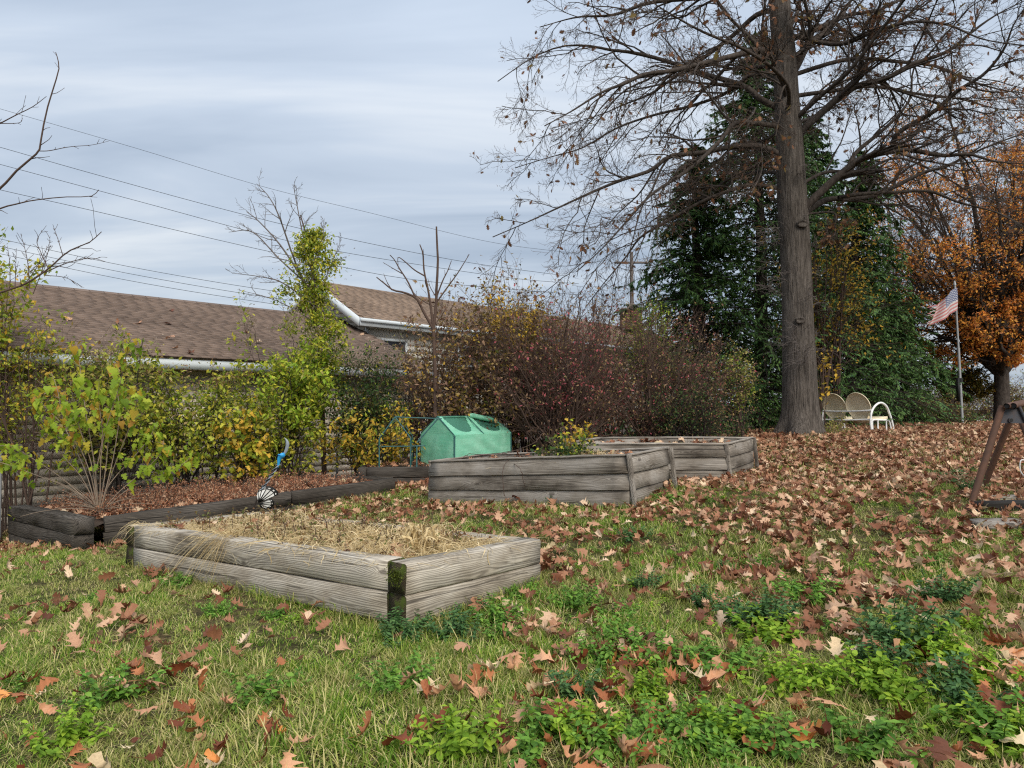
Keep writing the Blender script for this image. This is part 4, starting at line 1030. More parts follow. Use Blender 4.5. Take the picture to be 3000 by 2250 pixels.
# ================================================================ vegetation
def lm(name, *cols, **k):
    n = len(cols); return leaf_mat(name, [(i / max(1, n - 1), c4(*c)) for i, c in enumerate(cols)], **k)
M['lf_oak'] = lm('oak leaves', (.09, .045, .022), (.19, .085, .04), (.30, .14, .075), (.16, .12, .03))
M['lf_yg'] = lm('yellow green leaves', (0.092, 0.150, 0.014), (0.220, 0.299, 0.027), (0.371, 0.421, 0.047), (0.607, 0.527, 0.054), (0.186, 0.246, 0.027))
M['lf_muted'] = lm('muted green leaves', (0.084, 0.109, 0.019), (0.185, 0.218, 0.038), (0.336, 0.319, 0.076), (0.437, 0.370, 0.126), (0.235, 0.143, 0.057))
M['lf_lime'] = lm('lime leaves', (0.118, 0.212, 0.014), (0.235, 0.356, 0.025), (0.359, 0.476, 0.040), (0.414, 0.397, 0.034))
M['lf_gold'] = lm('gold leaves', (0.359, 0.221, 0.017), (0.580, 0.359, 0.034), (0.718, 0.456, 0.069), (0.276, 0.235, 0.034))
M['lf_dark'] = lm('dark green leaves', (0.015, 0.044, 0.013), (0.037, 0.081, 0.020), (0.069, 0.125, 0.027), (0.112, 0.075, 0.025))
M['lf_rust'] = lm('rust brown leaves', (.11, .055, .038), (.21, .115, .075), (.30, .18, .11), (.38, .26, .10), (.16, .13, .05))
M['lf_pink'] = lm('pink red leaves', (.22, .055, .05), (.42, .085, .10), (.52, .13, .16), (.38, .16, .12))
M['lf_tan'] = lm('dry seed heads', (0.207, 0.149, 0.115), (0.322, 0.241, 0.184), (0.437, 0.356, 0.276))
M['lf_hem'] = lm('hemlock needles', (0.026, 0.071, 0.023), (0.060, 0.135, 0.037), (0.135, 0.232, 0.053), (0.043, 0.098, 0.029), transl=.15)
M['lf_orange'] = lm('orange leaves', (0.691, 0.200, 0.031), (0.850, 0.347, 0.057), (0.850, 0.473, 0.086), (0.638, 0.238, 0.072), (0.454, 0.182, 0.072))
M['lf_olive'] = lm('olive autumn leaves', (0.078, 0.098, 0.015), (0.182, 0.143, 0.020), (0.325, 0.195, 0.030), (0.039, 0.065, 0.012))
M['mulb'] = leaf_mat('mulberry leaves', [(0, c4(0.146, 0.232, 0.017)), (.35, c4(0.278, 0.392, 0.030)), (.65, c4(0.394, 0.490, 0.048)), (.82, c4(0.437, 0.343, 0.030)), (1, c4(0.437, 0.209, 0.036))], src='obj', transl=.4)

M['mulb_a'] = leaf_mat('mulberry small leaves', [(0, c4(0.146, 0.232, 0.017)), (.35, c4(0.278, 0.392, 0.030)), (.65, c4(0.394, 0.490, 0.048)), (.86, c4(0.437, 0.367, 0.030)), (1, c4(0.437, 0.209, 0.036))], transl=.4)
# ---------------------------------------------------------------- pin oak
oak = thing('oak_tree', 'big bare oak with thick straight grey trunk and wide twiggy limbs', 'tree')
DO = 15.2
tz = g1(6.2, 15.2)
tp = [P(2343, 1290, DO), P(2345, 1240, DO), P(2344, 1190, DO), P(2341, 1050, DO), P(2336, 900, DO), P(2330, 740, DO), P(2322, 600, DO), P(2314, 450, DO), P(2305, 300, DO), P(2296, 150, DO), P(2283, 0, DO), P(2265, -260, DO), P(2250, -600, DO), P(2240, -1000, DO)]
K = DO / FPX
tr_ = np.array([62, 56, 51, 46, 43, 42, 42, 39, 35, 33, 30, 24, 17, 6]) * K
path = curve_pts(tp, 70); rad = np.interp(np.linspace(0, 1, 70), np.linspace(0, 1, 14), tr_)
S_ = 40; V, F = tubes(path[None], rad[None], S_)
ring = V.reshape(70, S_, 3); hgt = path[:, 2] - tz; ang = np.arange(S_) / S_ * 2 * math.pi
fl = 1 + np.clip(1 - hgt[:, None] / .75, 0, 1) ** 2 * (.22 + .20 * np.sin(ang * 5 + 1)[None] + .14 * np.sin(ang * 3)[None]) + .012 * np.sin(ang * 9 + hgt[:, None] * 2)
ring = path[:, None] + (ring - path[:, None]) * fl[..., None]
o = link(bpy.data.objects.new('trunk', mesh_np('trunk', ring.reshape(-1, 3), F, M['bark'], None, True))); o.parent = oak
# old limb scars
for (px, py, s) in ((2352, 655, .11), (2345, 938, .09)):
    c_ = P(px, py, DO - .36); a = np.linspace(0, 2 * math.pi, 14)
    mb = MB(); mb.tube(np.stack([c_[0] + np.cos(a) * s, np.full(14, c_[1]) + .02 * np.cos(a) ** 2, c_[2] + np.sin(a) * s * .55], 1), .026, 6, cap=False); mb.tube([c_ + [0, -.0, 0], c_ + [0, .1, 0]], s * .75, 10); mb.obj('branch_scar', M['bark'], oak, True)
def CR(*p): return [(1400 + x / 1.3825, y / 1.3825) for x, y in p]
LIMBS = [ # crop polyline, tip depth offset, start radius (m), end
 (CR((1225,440),(1150,405),(1100,362),(1040,335),(950,310),(850,278),(740,240),(620,212),(540,203),(440,185),(330,190),(210,240),(80,330)), 1.6, .085),
 (CR((1195,193),(1120,205),(1040,225),(880,265),(780,288),(680,300),(590,340),(500,375),(380,450),(270,510)), -2.0, .085),
 (CR((1240,640),(1170,600),(1080,590),(1000,600),(900,620),(780,632),(700,690),(580,730),(470,775),(350,830),(200,900),(60,960)), -.6, .085),
 (CR((1190,20),(1130,60),(1050,130),(960,200),(900,245),(800,310),(700,380),(600,420),(480,470),(300,520)), 2.6, .07),
 (CR((1225,505),(1130,500),(1040,500),(990,560),(900,650),(820,710),(700,790),(600,900),(500,1010),(400,1100)), -2.6, .065),
 (CR((1225,760),(1110,748),(1000,780),(900,820),(760,900),(660,960),(600,1040),(500,1160),(440,1240)), 1.0, .06),
 (CR((1200,-60),(1050,-40),(900,-10),(700,10),(550,60),(400,70),(250,110)), .5, .08),
 (CR((1200,330),(1120,300),(1000,380),(860,430),(700,470),(560,520),(420,600),(280,640),(150,680)), 2.8, .055),
 (CR((1290,880),(1340,825),(1430,740),(1500,680),(1560,640),(1650,618),(1750,608),(1880,630),(1990,625),(2100,655),(2260,665)), -1.6, .115),
 (CR((1320,880),(1380,825),(1440,805),(1560,800),(1660,770),(1800,700),(1900,672),(2050,600),(2212,540),(2320,510)), 1.4, .085),
 (CR((1460,800),(1560,785),(1700,778),(1830,775),(1950,820),(2100,860),(2212,920),(2330,1010)), .2, .055),
 (CR((1300,560),(1400,450),(1480,380),(1560,340),(1650,320),(1760,260),(1900,210),(2000,130),(2100,60),(2220,0)), -1.0, .10),
 (CR((1270,330),(1300,250),(1340,180),(1420,120),(1480,50),(1530,-30),(1600,-150)), .6, .115),
 (CR((1260,160),(1400,105),(1500,62),(1620,40),(1730,-10),(1850,-80)), 2.2, .08),
 (CR((1500,370),(1540,300),(1560,220),(1590,130),(1620,40),(1650,-60)), -1.5, .07),
 (CR((1500,680),(1530,620),(1600,560),(1680,490),(1750,400),(1760,300),(1800,200),(1880,100)), 1.2, .06),
 (CR((1680,610),(1700,540),(1850,450),(1940,370),(2050,300),(2130,200),(2170,100),(2230,10)), -2.0, .07),
 (CR((1275,240),(1330,190),(1345,100),(1325,0),(1300,-120)), -1.0, .075),
 (CR((1250,140),(1290,60),(1310,-20),(1330,-150)), 1.0, .07),
 (CR((1330,380),(1420,370),(1600,350),(1780,380),(1950,400),(2100,440),(2250,450)), 3.0, .06),
 (CR((1320,760),(1400,700),(1560,690),(1700,640),(1860,700),(2000,780),(2150,820)), 3.0, .05),
 (CR((1320,300),(1500,240),(1700,250),(1860,270),(2000,330),(2150,370),(2260,380)), 2.0, .06),
 (CR((1300,120),(1450,180),(1600,130),(1750,90),(1900,100),(2050,160),(2260,190)), -2.5, .06),
 (CR((1340,860),(1430,860),(1450,900),(1440,980)), -.5, .03),
 (CR((1230,640),(1180,620),(1150,600),(1150,690),(1110,780)), -1.6, .022)]
lp, lr = [], []
for pts, dz, r0 in LIMBS:
    n_ = len(pts); L3 = []
    cxk = np.interp(pts[0][1], [0, 150, 300, 450, 600, 740, 900], [2283, 2296, 2305, 2314, 2322, 2330, 2336])
    if abs(pts[0][0] - cxk) < 75: pts = [(cxk, pts[0][1] + 10)] + list(pts[1:])
    for i, (x, y) in enumerate(pts):
        f = i / (n_ - 1); L3.append(P(x, y, DO + (.0 if i == 0 else dz * f)))
    c_ = curve_pts(L3, 28); lp.append(c_); L = np.linalg.norm(np.diff(c_, axis=0), axis=1).sum()
    lr.append(np.maximum(np.linspace(1, .0, 28) ** .75 * r0 * .88, .011))
# limbs that reach toward and away from the viewer, and the high crown out of the frame
for i in range(24):
    h = rng.uniform(4.5, 13.5); a = rng.uniform(0, 2 * math.pi)
    if h < 8 and abs(math.sin(a)) < .55: a = math.copysign(math.pi / 2, math.sin(a)) + rng.normal() * .3
    if h < 6.5 and math.sin(a) < 0: a = -a
    k = int(np.argmin(abs(path[:, 2] - tz - h))); st0 = path[k]; L = rng.uniform(3.0, 5.5) * (1 - max(0, h - 9) / 9)
    d = np.array([math.cos(a), math.sin(a), rng.uniform(.1, .7)]); q = [st0]
    for j in range(6): q.append(q[-1] + norm(d) * L / 6); d = d + rng.normal(size=3) * .16 + np.array([0, 0, -.05])
    lp.append(curve_pts(q, 28)); lr.append(np.maximum(np.linspace(1, .0, 28) ** .8 * .052, .009))
lp = np.array(lp); lr = np.array(lr)
for i in range(len(lp)):
    V, F = tubes(lp[i:i + 1], lr[i:i + 1], 8)
    o = link(bpy.data.objects.new('limb', mesh_np('limb', V, F, M['limb'], None, True))); o.parent = oak
b1, r1 = spawn(lp, lr, 13, .16, .98, .20, .42, 42, .0, .13, 10, .55, .010, grav=-.012, flat=.25)
b2, r2 = spawn(b1, r1, 6, .1, 1., .30, .62, 42, -.05, .15, 7, .6, .0058, grav=-.02)
b3, r3 = spawn(b2, r2, 6, .1, 1., .35, .75, 42, -.02, .20, 5, .6, .0034, grav=.0)
b4, r4 = spawn(b3, r3, 2, .25, 1., .30, .7, 40, .05, .22, 4, .8, .0028)
branches_obj('branches', [(b1, r1, 5), (b2, r2, 4)], M['limb'], oak)['kind'] = 'stuff'
branches_obj('twigs', [(b3, r3, 3), (b4, r4, 3)], M['twig'], oak)['kind'] = 'stuff'
# short dead shoots around the trunk
kk = rng.integers(14, 52, 60); sh0 = path[kk]; aa = rng.uniform(0, 2 * math.pi, 60)
dd = np.stack([np.cos(aa), np.sin(aa), rng.uniform(-.2, .6, 60)], 1); ln = rng.uniform(.3, .9, 60)
shp = sh0[:, None] + dd[:, None] * np.linspace(.1, 1, 6)[None, :, None] * ln[:, None, None] + rng.normal(size=(60, 6, 3)).cumsum(1) * .03
shr = np.full((60, 6), .006); s2, q2 = spawn(shp, shr, 7, .2, 1, .4, .9, 50, 0, .25, 5, .7, .0038); s3, q3 = spawn(s2, q2, 4, .2, 1, .4, .8, 45, 0, .25, 4, .8, .0034)
branches_obj('shoots', [(shp, shr, 4), (s2, q2, 3), (s3, q3, 3)], M['stem_grey'], oak)['kind'] = 'stuff'
leaves_on(b4, 3600, LEAF_OAK, (.08, .14), M['lf_oak'], 'leaves', oak, .03, -.7, .4)['kind'] = 'stuff'
set_base(oak, vec((tp[1][0], tp[1][1], tz)))

# ---------------------------------------------------------------- hemlocks
def hemlock(label, px, d, top_y, R, z_lo=.4, dens=1.0, leafmat='lf_hem', lean=0, nw=5, size=(.07, .15), lowcut=0):
    c_ = P(px, 1200, d); x, y = c_[0], c_[1]; zb = g1(x, y); zt = P(px, top_y, d)[2]; H = zt - zb
    root = thing('hemlock_tree', label, 'tree')
    tp_ = curve_pts([(x, y, zb - .1), (x + .1, y, zb + H * .4), (x + lean * .5, y, zb + H * .75), (x + lean, y, zt)], 24)
    mb = MB(); mb.tube(tp_, np.linspace(.22, .02, 24), 10); mb.obj('trunk', M['limb'], root, True)
    hs = np.arange(z_lo, H - .2, .24 / dens ** .5); Pp, Rr = [], []
    for h in hs:
        for q in range(nw):
            a = rng.uniform(0, 2 * math.pi); L = R * (1 - (h / H) ** 1.15) * rng.uniform(.55, 1.12) + .25
            if h < lowcut: continue
            s0 = tp_[min(23, int(h / H * 23))] * 1.0; s0 = np.array([s0[0], s0[1], zb + h])
            u = np.linspace(0, 1, 9); dr = np.array([math.cos(a), math.sin(a), 0])
            p = s0 + dr * (u * L)[:, None] + np.array([0, 0, 1]) * ((u * .22 - u ** 2 * .42) * L)[:, None] + rng.normal(size=(9, 3)).cumsum(0) * .02
            Pp.append(p); Rr.append(np.linspace(.022, .005, 9))
    Pp, Rr = np.array(Pp), np.array(Rr)
    c1, q1_ = spawn(Pp, Rr, 17, .08, 1, .18, .38, 55, -.08, .10, 5, .6, .004, grav=-.06, flat=.75)
    branches_obj('branches', [(Pp, Rr, 4), (c1, q1_, 3)], M['stem_dark'], root)['kind'] = 'stuff'
    n = len(c1) * 24; k = rng.integers(0, len(c1), n); f = rng.uniform(.05, 1, (n, 1)); p, t, _, _ = path_at(c1[k], f); p, t = p[:, 0], t[:, 0]
    side = norm(np.cross(t, np.array([0, 0, 1.]))) * rng.choice([-1, 1], (n, 1))
    dr = norm(t * .8 + side * rng.uniform(.3, 1., (n, 1)) + np.array([0, 0, -.28]) + rng.normal(size=(n, 3)) * .12)
    V, F, nv = place(LEAF_SPRAY, p, dr, norm(rng.normal(size=(n, 3)) * .25 + np.array([0, 0, 1])), rng.uniform(size[0], size[1], n))
    o = link(bpy.data.objects.new('foliage', mesh_np('foliage', V, F, M[leafmat], np.repeat(rng.random(n), nv)))); o.parent = root
    set_base(root, (x, y, zb)); return root
hemlock('tall dark green hemlock standing directly behind the oak trunk', 2225, 20.5, 80, 5.2, .2, 1.1)
hemlock('dark green hemlock left of the oak trunk reaching over the shrubs', 2040, 19.0, 420, 3.3, .0, 1.1)
hemlock('broad dark hemlock right of the oak trunk behind the metal glider', 2490, 22.5, 440, 3.4, .0, 1.15, lean=.6)
hemlock('low bushy green hemlock between the metal glider and the flagpole', 2610, 25.0, 850, 2.6, .0, 1.3, nw=6)

hemlock('soft green hemlock farther back showing above and right of the oak trunk', 2390, 26.0, 330, 4.2, 1.5, 1.0)
# ---------------------------------------------------------------- generic shrubs
def bush(name, label, cat, base, crown, nst, stem_mat, leafsets, twig=(4, 4), r0=.016, d=12, spread=.35, rmin=.0032, group=None, ang=38, jit=.2, lens=((.25, .5), (.35, .7)), basez=None, arch=.15):
    """base (px,py) ; crown (px, y_top, y_bottom, half width px); leafsets [(mat, n, size, tpl, off, droop)]"""
    root = thing(name, label, cat, group); K_ = d / FPX
    bx_, by_ = P(base[0], 1300, d)[:2]; bz = g1(bx_, by_) if basez is None else basez
    cx, zt = P(crown[0], crown[1], d)[[0, 2]]; zbm = P(crown[0], crown[2], d)[2]; hw = crown[3] * K_
    cz = (zt + zbm) / 2; rz = (zt - zbm) / 2; ry = min(hw, 1.1) if hw > .5 else hw
    u = norm(rng.normal(size=(nst, 3))) * rng.uniform(.35, 1.0, (nst, 1)) ** .6
    tgt = np.stack([cx + u[:, 0] * hw, d + u[:, 1] * ry, cz + u[:, 2] * rz], 1)
    st0 = np.stack([bx_ + rng.uniform(-1, 1, nst) * spread * hw, by_ + rng.uniform(-.5, .5, nst) * spread * hw, np.full(nst, bz - .05)], 1)
    K2 = 12; t = np.linspace(0, 1, K2)[None, :, None]
    mid = st0 * .55 + tgt * .45 + np.array([0, 0, 1]) * (arch * np.linalg.norm(tgt - st0, axis=1))[:, None]
    pth = st0[:, None] * (1 - t) ** 2 + 2 * mid[:, None] * t * (1 - t) + tgt[:, None] * t ** 2
    w = rng.normal(size=(nst, K2, 3)).cumsum(1) * .022 * np.sqrt(np.maximum(hw, .4)); w[:, 0] = 0; pth = pth + w
    rad_ = np.linspace(1, .3, K2)[None] * rng.uniform(.6, 1.2, (nst, 1)) * r0
    a1_, c1_ = spawn(pth, rad_, twig[0], .25, 1, *lens[0], ang, .05, jit, 7, .6, rmin)
    a2_, c2_ = spawn(a1_, c1_, twig[1], .15, 1, *lens[1], ang, .05, jit, 5, .7, rmin * .85)
    branches_obj('stems', [(pth, rad_, 6), (a1_, c1_, 4), (a2_, c2_, 3)], M[stem_mat], root)['kind'] = 'stuff'
    for i, (mt, n, size, tpl, off, droop) in enumerate(leafsets):
        src = a2_
        if isinstance(n, tuple):      # only twigs inside a sub-region: (count, px, py, rx, ry)
            n, qx, qy, rx, ry_ = n; c_ = P(qx, qy, d); m_ = a2_.mean(1)
            s_ = (((m_[:, 0] - c_[0]) / (rx * K_)) ** 2 + ((m_[:, 2] - c_[2]) / (ry_ * K_)) ** 2) < 1
            if s_.sum() < 3: continue
            src = a2_[s_]
        o = leaves_on(src, n, tpl, size, M[mt], 'leaves', root, off, droop, .15)
        o['kind'] = 'stuff'
    set_base(root, (bx_, by_, bz)); return root
OV, SM, LB = LEAF_OVATE, LEAF_SMALL, LEAF_LOBED
bush('shrub', 'gold and yellow green shrub cut off by the left picture edge above the tangle', 'shrub', (20, 1500), (-20, 800, 1020, 105), 10, 'stem_brown', [('lf_yg', 3600, (.06, .10), OV, .05, -.1), ('lf_gold', 900, (.06, .095), OV, .05, -.2), ('lf_tan', 900, (.02, .04), SM, .05, .2)], (6, 5), d=10.9)
bush('bramble', 'leafless tangle of brown stems draped over the fence at far left', 'shrub', (60, 1500), (70, 960, 1190, 150), 12, 'stem_brown', [('lf_yg', 350, (.04, .07), OV, .03, -.2)], (6, 4), d=10.6, jit=.34, lens=((.35, .8), (.4, .8)))
bush('shrub', 'muted green shrub behind the lime leaved mulberry', 'shrub', (330, 1480), (375, 975, 1240, 160), 20, 'stem_dark', [('lf_muted', 3000, (.06, .10), OV, .06, -.2), ('lf_yg', 1500, (.06, .10), OV, .05, -.2), ('lf_tan', (1500, 300, 1010, 160, 60), (.02, .04), SM, .06, .2), ('lf_rust', 500, (.04, .07), OV, .05, -.2)], (6, 5), d=11.6)
bush('shrub', 'yellow green vine covered shrub under the white eave board', 'shrub', (570, 1450), (570, 1100, 1260, 185), 24, 'stem_dark', [('lf_yg', 3900, (.06, .10), OV, .06, -.2), ('lf_muted', 1500, (.05, .08), OV, .06, -.2), ('lf_rust', (800, 620, 1105, 120, 40), (.03, .05), SM, .05, .1)], (6, 5), d=12.0)
bush('shrub', 'tall dark stemmed shrub with bright yellow green leaves left of the climbing vine', 'shrub', (830, 1430), (820, 940, 1340, 140), 24, 'stem_dark', [('lf_yg', 3800, (.06, .10), OV, .05, -.2), ('lf_lime', (2200, 900, 1130, 100, 130), (.06, .11), OV, .05, -.1), ('lf_tan', (1200, 830, 960, 110, 50), (.02, .04), SM, .05, .2), ('lf_muted', 1600, (.05, .08), OV, .05, -.2)], (6, 5), d=12.2)
bush('shrub', 'low shrub with large gold lobed leaves behind the twisted garden stake', 'shrub', (740, 1440), (720, 1200, 1360, 75), 12, 'stem_dark', [('lf_gold', 420, (.06, .10), LB, .05, -.4), ('lf_yg', 600, (.06, .1), LB, .05, -.3)], (5, 4), d=11.4)
# climbing vine column on a dead tree
vt = thing('vine_covered_tree', 'slender dead tree wrapped in green climbing vine with bare twigs above', 'tree')
dv = 13.2; VPt = lambda x, y, q=0: P(x, y, dv + q)
mains = [([VPt(950, 1400), VPt(945, 1200), VPt(935, 1000), VPt(925, 850), VPt(905, 720), VPt(880, 630)], .05), ([VPt(935, 1000), VPt(900, 850, .3), VPt(830, 730, .5), VPt(760, 650, .6), VPt(722, 620, .6)], .028),
 ([VPt(925, 880), VPt(870, 780), VPt(820, 640, -.3), VPt(790, 580, -.3), VPt(755, 540, -.3)], .022), ([VPt(920, 820), VPt(890, 700), VPt(870, 600), VPt(860, 545)], .018), ([VPt(930, 900), VPt(830, 830), VPt(770, 812), VPt(680, 800)], .018),
 ([VPt(930, 860), VPt(820, 760), VPt(740, 680), VPt(670, 680)], .020), ([VPt(930, 900), VPt(960, 800), VPt(985, 740), VPt(1000, 700)], .014), ([VPt(925, 780), VPt(945, 700), VPt(950, 640)], .012), ([VPt(930, 950), VPt(850, 900), VPt(780, 870), VPt(700, 850)], .014)]
mp_ = np.array([curve_pts(p, 16) for p, _ in mains]); mr_ = np.array([np.linspace(1, .22, 16) * r for _, r in mains])
w1, e1 = spawn(mp_, mr_, 9, .35, 1, .12, .26, 42, .0, .12, 7, .6, .004); w2, e2 = spawn(w1, e1, 4, .2, 1, .3, .6, 40, 0, .15, 4, .7, .0035)
mb = MB(); mb.tube(mp_[0], mr_[0], 10); mb.obj('trunk', M['stem_brown'], vt, True)
branches_obj('branches', [(mp_[1:], mr_[1:], 6), (w1, e1, 4), (w2, e2, 3)], M['stem_grey'], vt)['kind'] = 'stuff'
ax = curve_pts([VPt(915, 690), VPt(900, 780), VPt(915, 860), VPt(935, 950), VPt(945, 1050), VPt(960, 1150)], 30); wv = np.interp(np.linspace(0, 1, 30), [0, .12, .3, .45, .6, .8, 1], [.10, .26, .40, .28, .28, .38, .50])
n = 9000; k = rng.integers(0, 30, n); k = np.where((np.sin(k * 1.3) > .75) & (rng.random(n) < .6), (k + 2) % 30, k)
pp = ax[k] + rng.normal(size=(n, 3)) * wv[k][:, None] * np.array([.62, .5, .35]) + rng.normal(size=(1, 3)) * 0
cl = rng.normal(size=(70, 3)) * np.array([.30, .25, .2]); ci = rng.integers(0, 70, n); ck = rng.integers(0, 30, 70)
pp = np.where(rng.random((n, 1)) < .72, ax[ck[ci]] + cl[ci] * (wv[ck[ci]] / .4)[:, None] + rng.normal(size=(n, 3)) * .085, pp)
V, F, nv = place(OV, pp, norm(rng.normal(size=(n, 3)) + np.array([0, -.2, -.3])), norm(rng.normal(size=(n, 3)) * .6 + np.array([0, -.4, 1])), rng.uniform(.05, .09, n))
o = link(bpy.data.objects.new('vine_leaves', mesh_np('vine_leaves', V, F, M['lf_yg'], np.repeat(rng.random(n), nv)))); o.parent = vt; o['kind'] = 'stuff'
n = 1600; k = rng.integers(4, 24, n); pp = ax[k] + rng.normal(size=(n, 3)) * wv[k][:, None] * .75
V, F, nv = place(SM, pp, norm(rng.normal(size=(n, 3))), norm(rng.normal(size=(n, 3)) + [0, 0, 1]), rng.uniform(.025, .045, n))
o = link(bpy.data.objects.new('seed_heads', mesh_np('seed_heads', V, F, M['lf_tan'], np.repeat(rng.random(n), nv)))); o.parent = vt; o['kind'] = 'stuff'
set_base(vt, vec(mp_[0][0]))

bush('shrub', 'dark green leafy mound hanging over the fence right of the climbing vine', 'shrub', (1080, 1400), (1075, 1030, 1240, 120), 26, 'stem_dark', [('lf_dark', 5200, (.05, .08), OV, .07, -.2), ('lf_tan', (2200, 1060, 1045, 130, 50), (.02, .04), SM, .07, .2), ('lf_yg', 500, (.05, .08), OV, .05, -.2)], (6, 5), d=13.0)
bush('shrub', 'thin arching brown stems carrying rounded amber leaves left of the greenhouse frame', 'shrub', (1080, 1420), (1090, 1130, 1390, 160), 30, 'stem_dark', [('lf_gold', 1300, (.065, .11), OV, .04, -.4), ('lf_yg', 1300, (.05, .08), OV, .05, -.2), ('lf_muted', 700, (.05, .08), OV, .05, -.2)], (5, 4), d=12.6, r0=.013)
bush('shrub', 'greyish feathery shrub beside the bare sapling below the white gable', 'shrub', (1200, 1400), (1200, 1010, 1200, 90), 22, 'stem_grey', [('lf_tan', 1700, (.02, .04), SM, .06, .1), ('lf_muted', 800, (.04, .06), OV, .06, -.1)], (7, 6), d=14.2)
# bare sapling
sp1 = thing('bare_sapling', 'slim leafless sapling with upswept forked branches in front of the tan roof', 'tree'); ds = 12.7
Q = lambda x, y, q=0: P(x, y, ds + q)
c2x = lambda cx, cy, q=0: Q(700 + cx / 2.765, 700 + cy / 2.765, q)
mains = [([Q(1275, 1400), c2x(1590, 1400), c2x(1588, 1000), c2x(1575, 730), c2x(1597, 560), c2x(1600, 400), c2x(1612, 200), c2x(1603, 0), c2x(1600, -100)], .042), ([c2x(1575, 730), c2x(1490, 580), c2x(1435, 480), c2x(1340, 435), c2x(1250, 415), c2x(1190, 370), c2x(1115, 310)], .022),
 ([c2x(1578, 760), c2x(1555, 560), c2x(1530, 400), c2x(1500, 260), c2x(1490, 120), c2x(1465, 45)], .022), ([c2x(1435, 490), c2x(1370, 350), c2x(1300, 240), c2x(1260, 170), c2x(1222, 130)], .014), ([c2x(1505, 300), c2x(1420, 250), c2x(1340, 180), c2x(1290, 150), c2x(1290, 220)], .011),
 ([c2x(1597, 480), c2x(1650, 340), c2x(1690, 260), c2x(1722, 175)], .013), ([c2x(1597, 520), c2x(1690, 390), c2x(1770, 280), c2x(1820, 200), c2x(1866, 125)], .013), ([c2x(1240, 415), c2x(1200, 350), c2x(1172, 280)], .008), ([c2x(1320, 280), c2x(1250, 240), c2x(1167, 190)], .008), ([c2x(1590, 460), c2x(1550, 390), c2x(1530, 320)], .008), ([c2x(1580, 700), c2x(1680, 560), c2x(1715, 420)], .007), ([c2x(1585, 850), c2x(1500, 760), c2x(1400, 730)], .007), ([c2x(1435, 490), c2x(1437, 420)], .006), ([c2x(1600, 560), c2x(1460, 480), c2x(1350, 355)], .008)]
mp_ = np.array([curve_pts(p, 14) for p, _ in mains]); mr_ = np.array([np.linspace(1, .35, 14) * r * (1.3 if r < .03 else 1) for _, r in mains])
w1, e1 = spawn(mp_[1:], mr_[1:], 2, .3, .95, .08, .2, 35, .3, .1, 4, .7, .0045)
mb = MB(); mb.tube(mp_[0], mr_[0], 10); mb.obj('trunk', M['stem_brown'], sp1, True)
branches_obj('branches', [(mp_[1:], mr_[1:], 6), (w1, e1, 3)], M['stem_brown'], sp1)['kind'] = 'stuff'
set_base(sp1, vec((mp_[0][0][0], mp_[0][0][1], g1(*mp_[0][0][:2]))))
bush('shrub', 'rust brown leaved shrub right of the bare sapling', 'shrub', (1290, 1400), (1290, 880, 1300, 115), 40, 'stem_brown', [('lf_rust', 3600, (.06, .10), OV, .05, -.3), ('lf_gold', 800, (.05, .08), OV, .05, -.3)], (6, 5), d=13.4)
bush('shrub', 'tallest bronze and gold shrub whose top stands against the sky', 'shrub', (1450, 1400), (1450, 830, 1330, 150), 56, 'stem_brown', [('lf_rust', 5400, (.06, .10), OV, .05, -.3), ('lf_gold', (900, 1520, 920, 90, 90), (.05, .08), OV, .05, -.3), ('lf_olive', 2600, (.05, .09), OV, .05, -.3)], (6, 5), d=13.6)
bush('burning_bush', 'wide brown twiggy shrub dotted with pink leaves behind the middle planter', 'shrub', (1650, 1330), (1640, 850, 1230, 290), 84, 'stem_brown', [('lf_pink', 650, (.045, .075), OV, .03, -.3), ('lf_pink', (700, 1660, 1050, 150, 130), (.045, .075), OV, .03, -.3), ('lf_rust', 3800, (.035, .065), OV, .04, -.2)], (7, 6), d=13.0, r0=.022, spread=.12, ang=34, arch=.05)
bush('burning_bush', 'brown twiggy shrub with sparse red leaves left of the hemlocks', 'shrub', (1920, 1330), (1930, 900, 1250, 260), 70, 'stem_brown', [('lf_pink', 420, (.04, .07), OV, .03, -.3), ('lf_rust', 4200, (.035, .065), OV, .04, -.2), ('lf_pink', 300, (.04, .07), OV, .04, -.2)], (7, 6), d=13.6, r0=.018, spread=.25)
bush('shrub', 'tall mauve brown twiggy shrub hiding the long tan roof below the chimney', 'shrub', (1720, 1330), (1720, 900, 1130, 210), 60, 'stem_brown', [('lf_rust', 4200, (.04, .075), OV, .05, -.2), ('lf_pink', 350, (.04, .07), OV, .04, -.2)], (7, 6), d=15.2, r0=.016, spread=.5)
bush('shrub', 'olive and rust shrub filling the gap under the tan roof right of the bronze shrub', 'shrub', (1540, 1330), (1545, 870, 1150, 120), 40, 'stem_brown', [('lf_rust', 3000, (.045, .08), OV, .05, -.2), ('lf_olive', 1500, (.045, .08), OV, .05, -.2), ('lf_gold', 500, (.045, .08), OV, .05, -.2)], (7, 6), d=14.6, r0=.014, spread=.5)
bush('shrub', 'dark low twiggy shrub behind the far clapboard planter', 'shrub', (2050, 1300), (2060, 1130, 1290, 170), 50, 'stem_dark', [('lf_dark', 3500, (.035, .06), OV, .05, -.2), ('lf_rust', 1300, (.03, .05), OV, .04, -.2)], (6, 5), d=13.0, spread=.7)
bush('shrub', 'light green feathery crown poking out above the brown shrubs below the chimney', 'shrub', (1900, 1330), (1900, 900, 1040, 60), 14, 'stem_brown', [('lf_lime', 1700, (.035, .06), OV, .05, .0)], (6, 5), d=14.8)
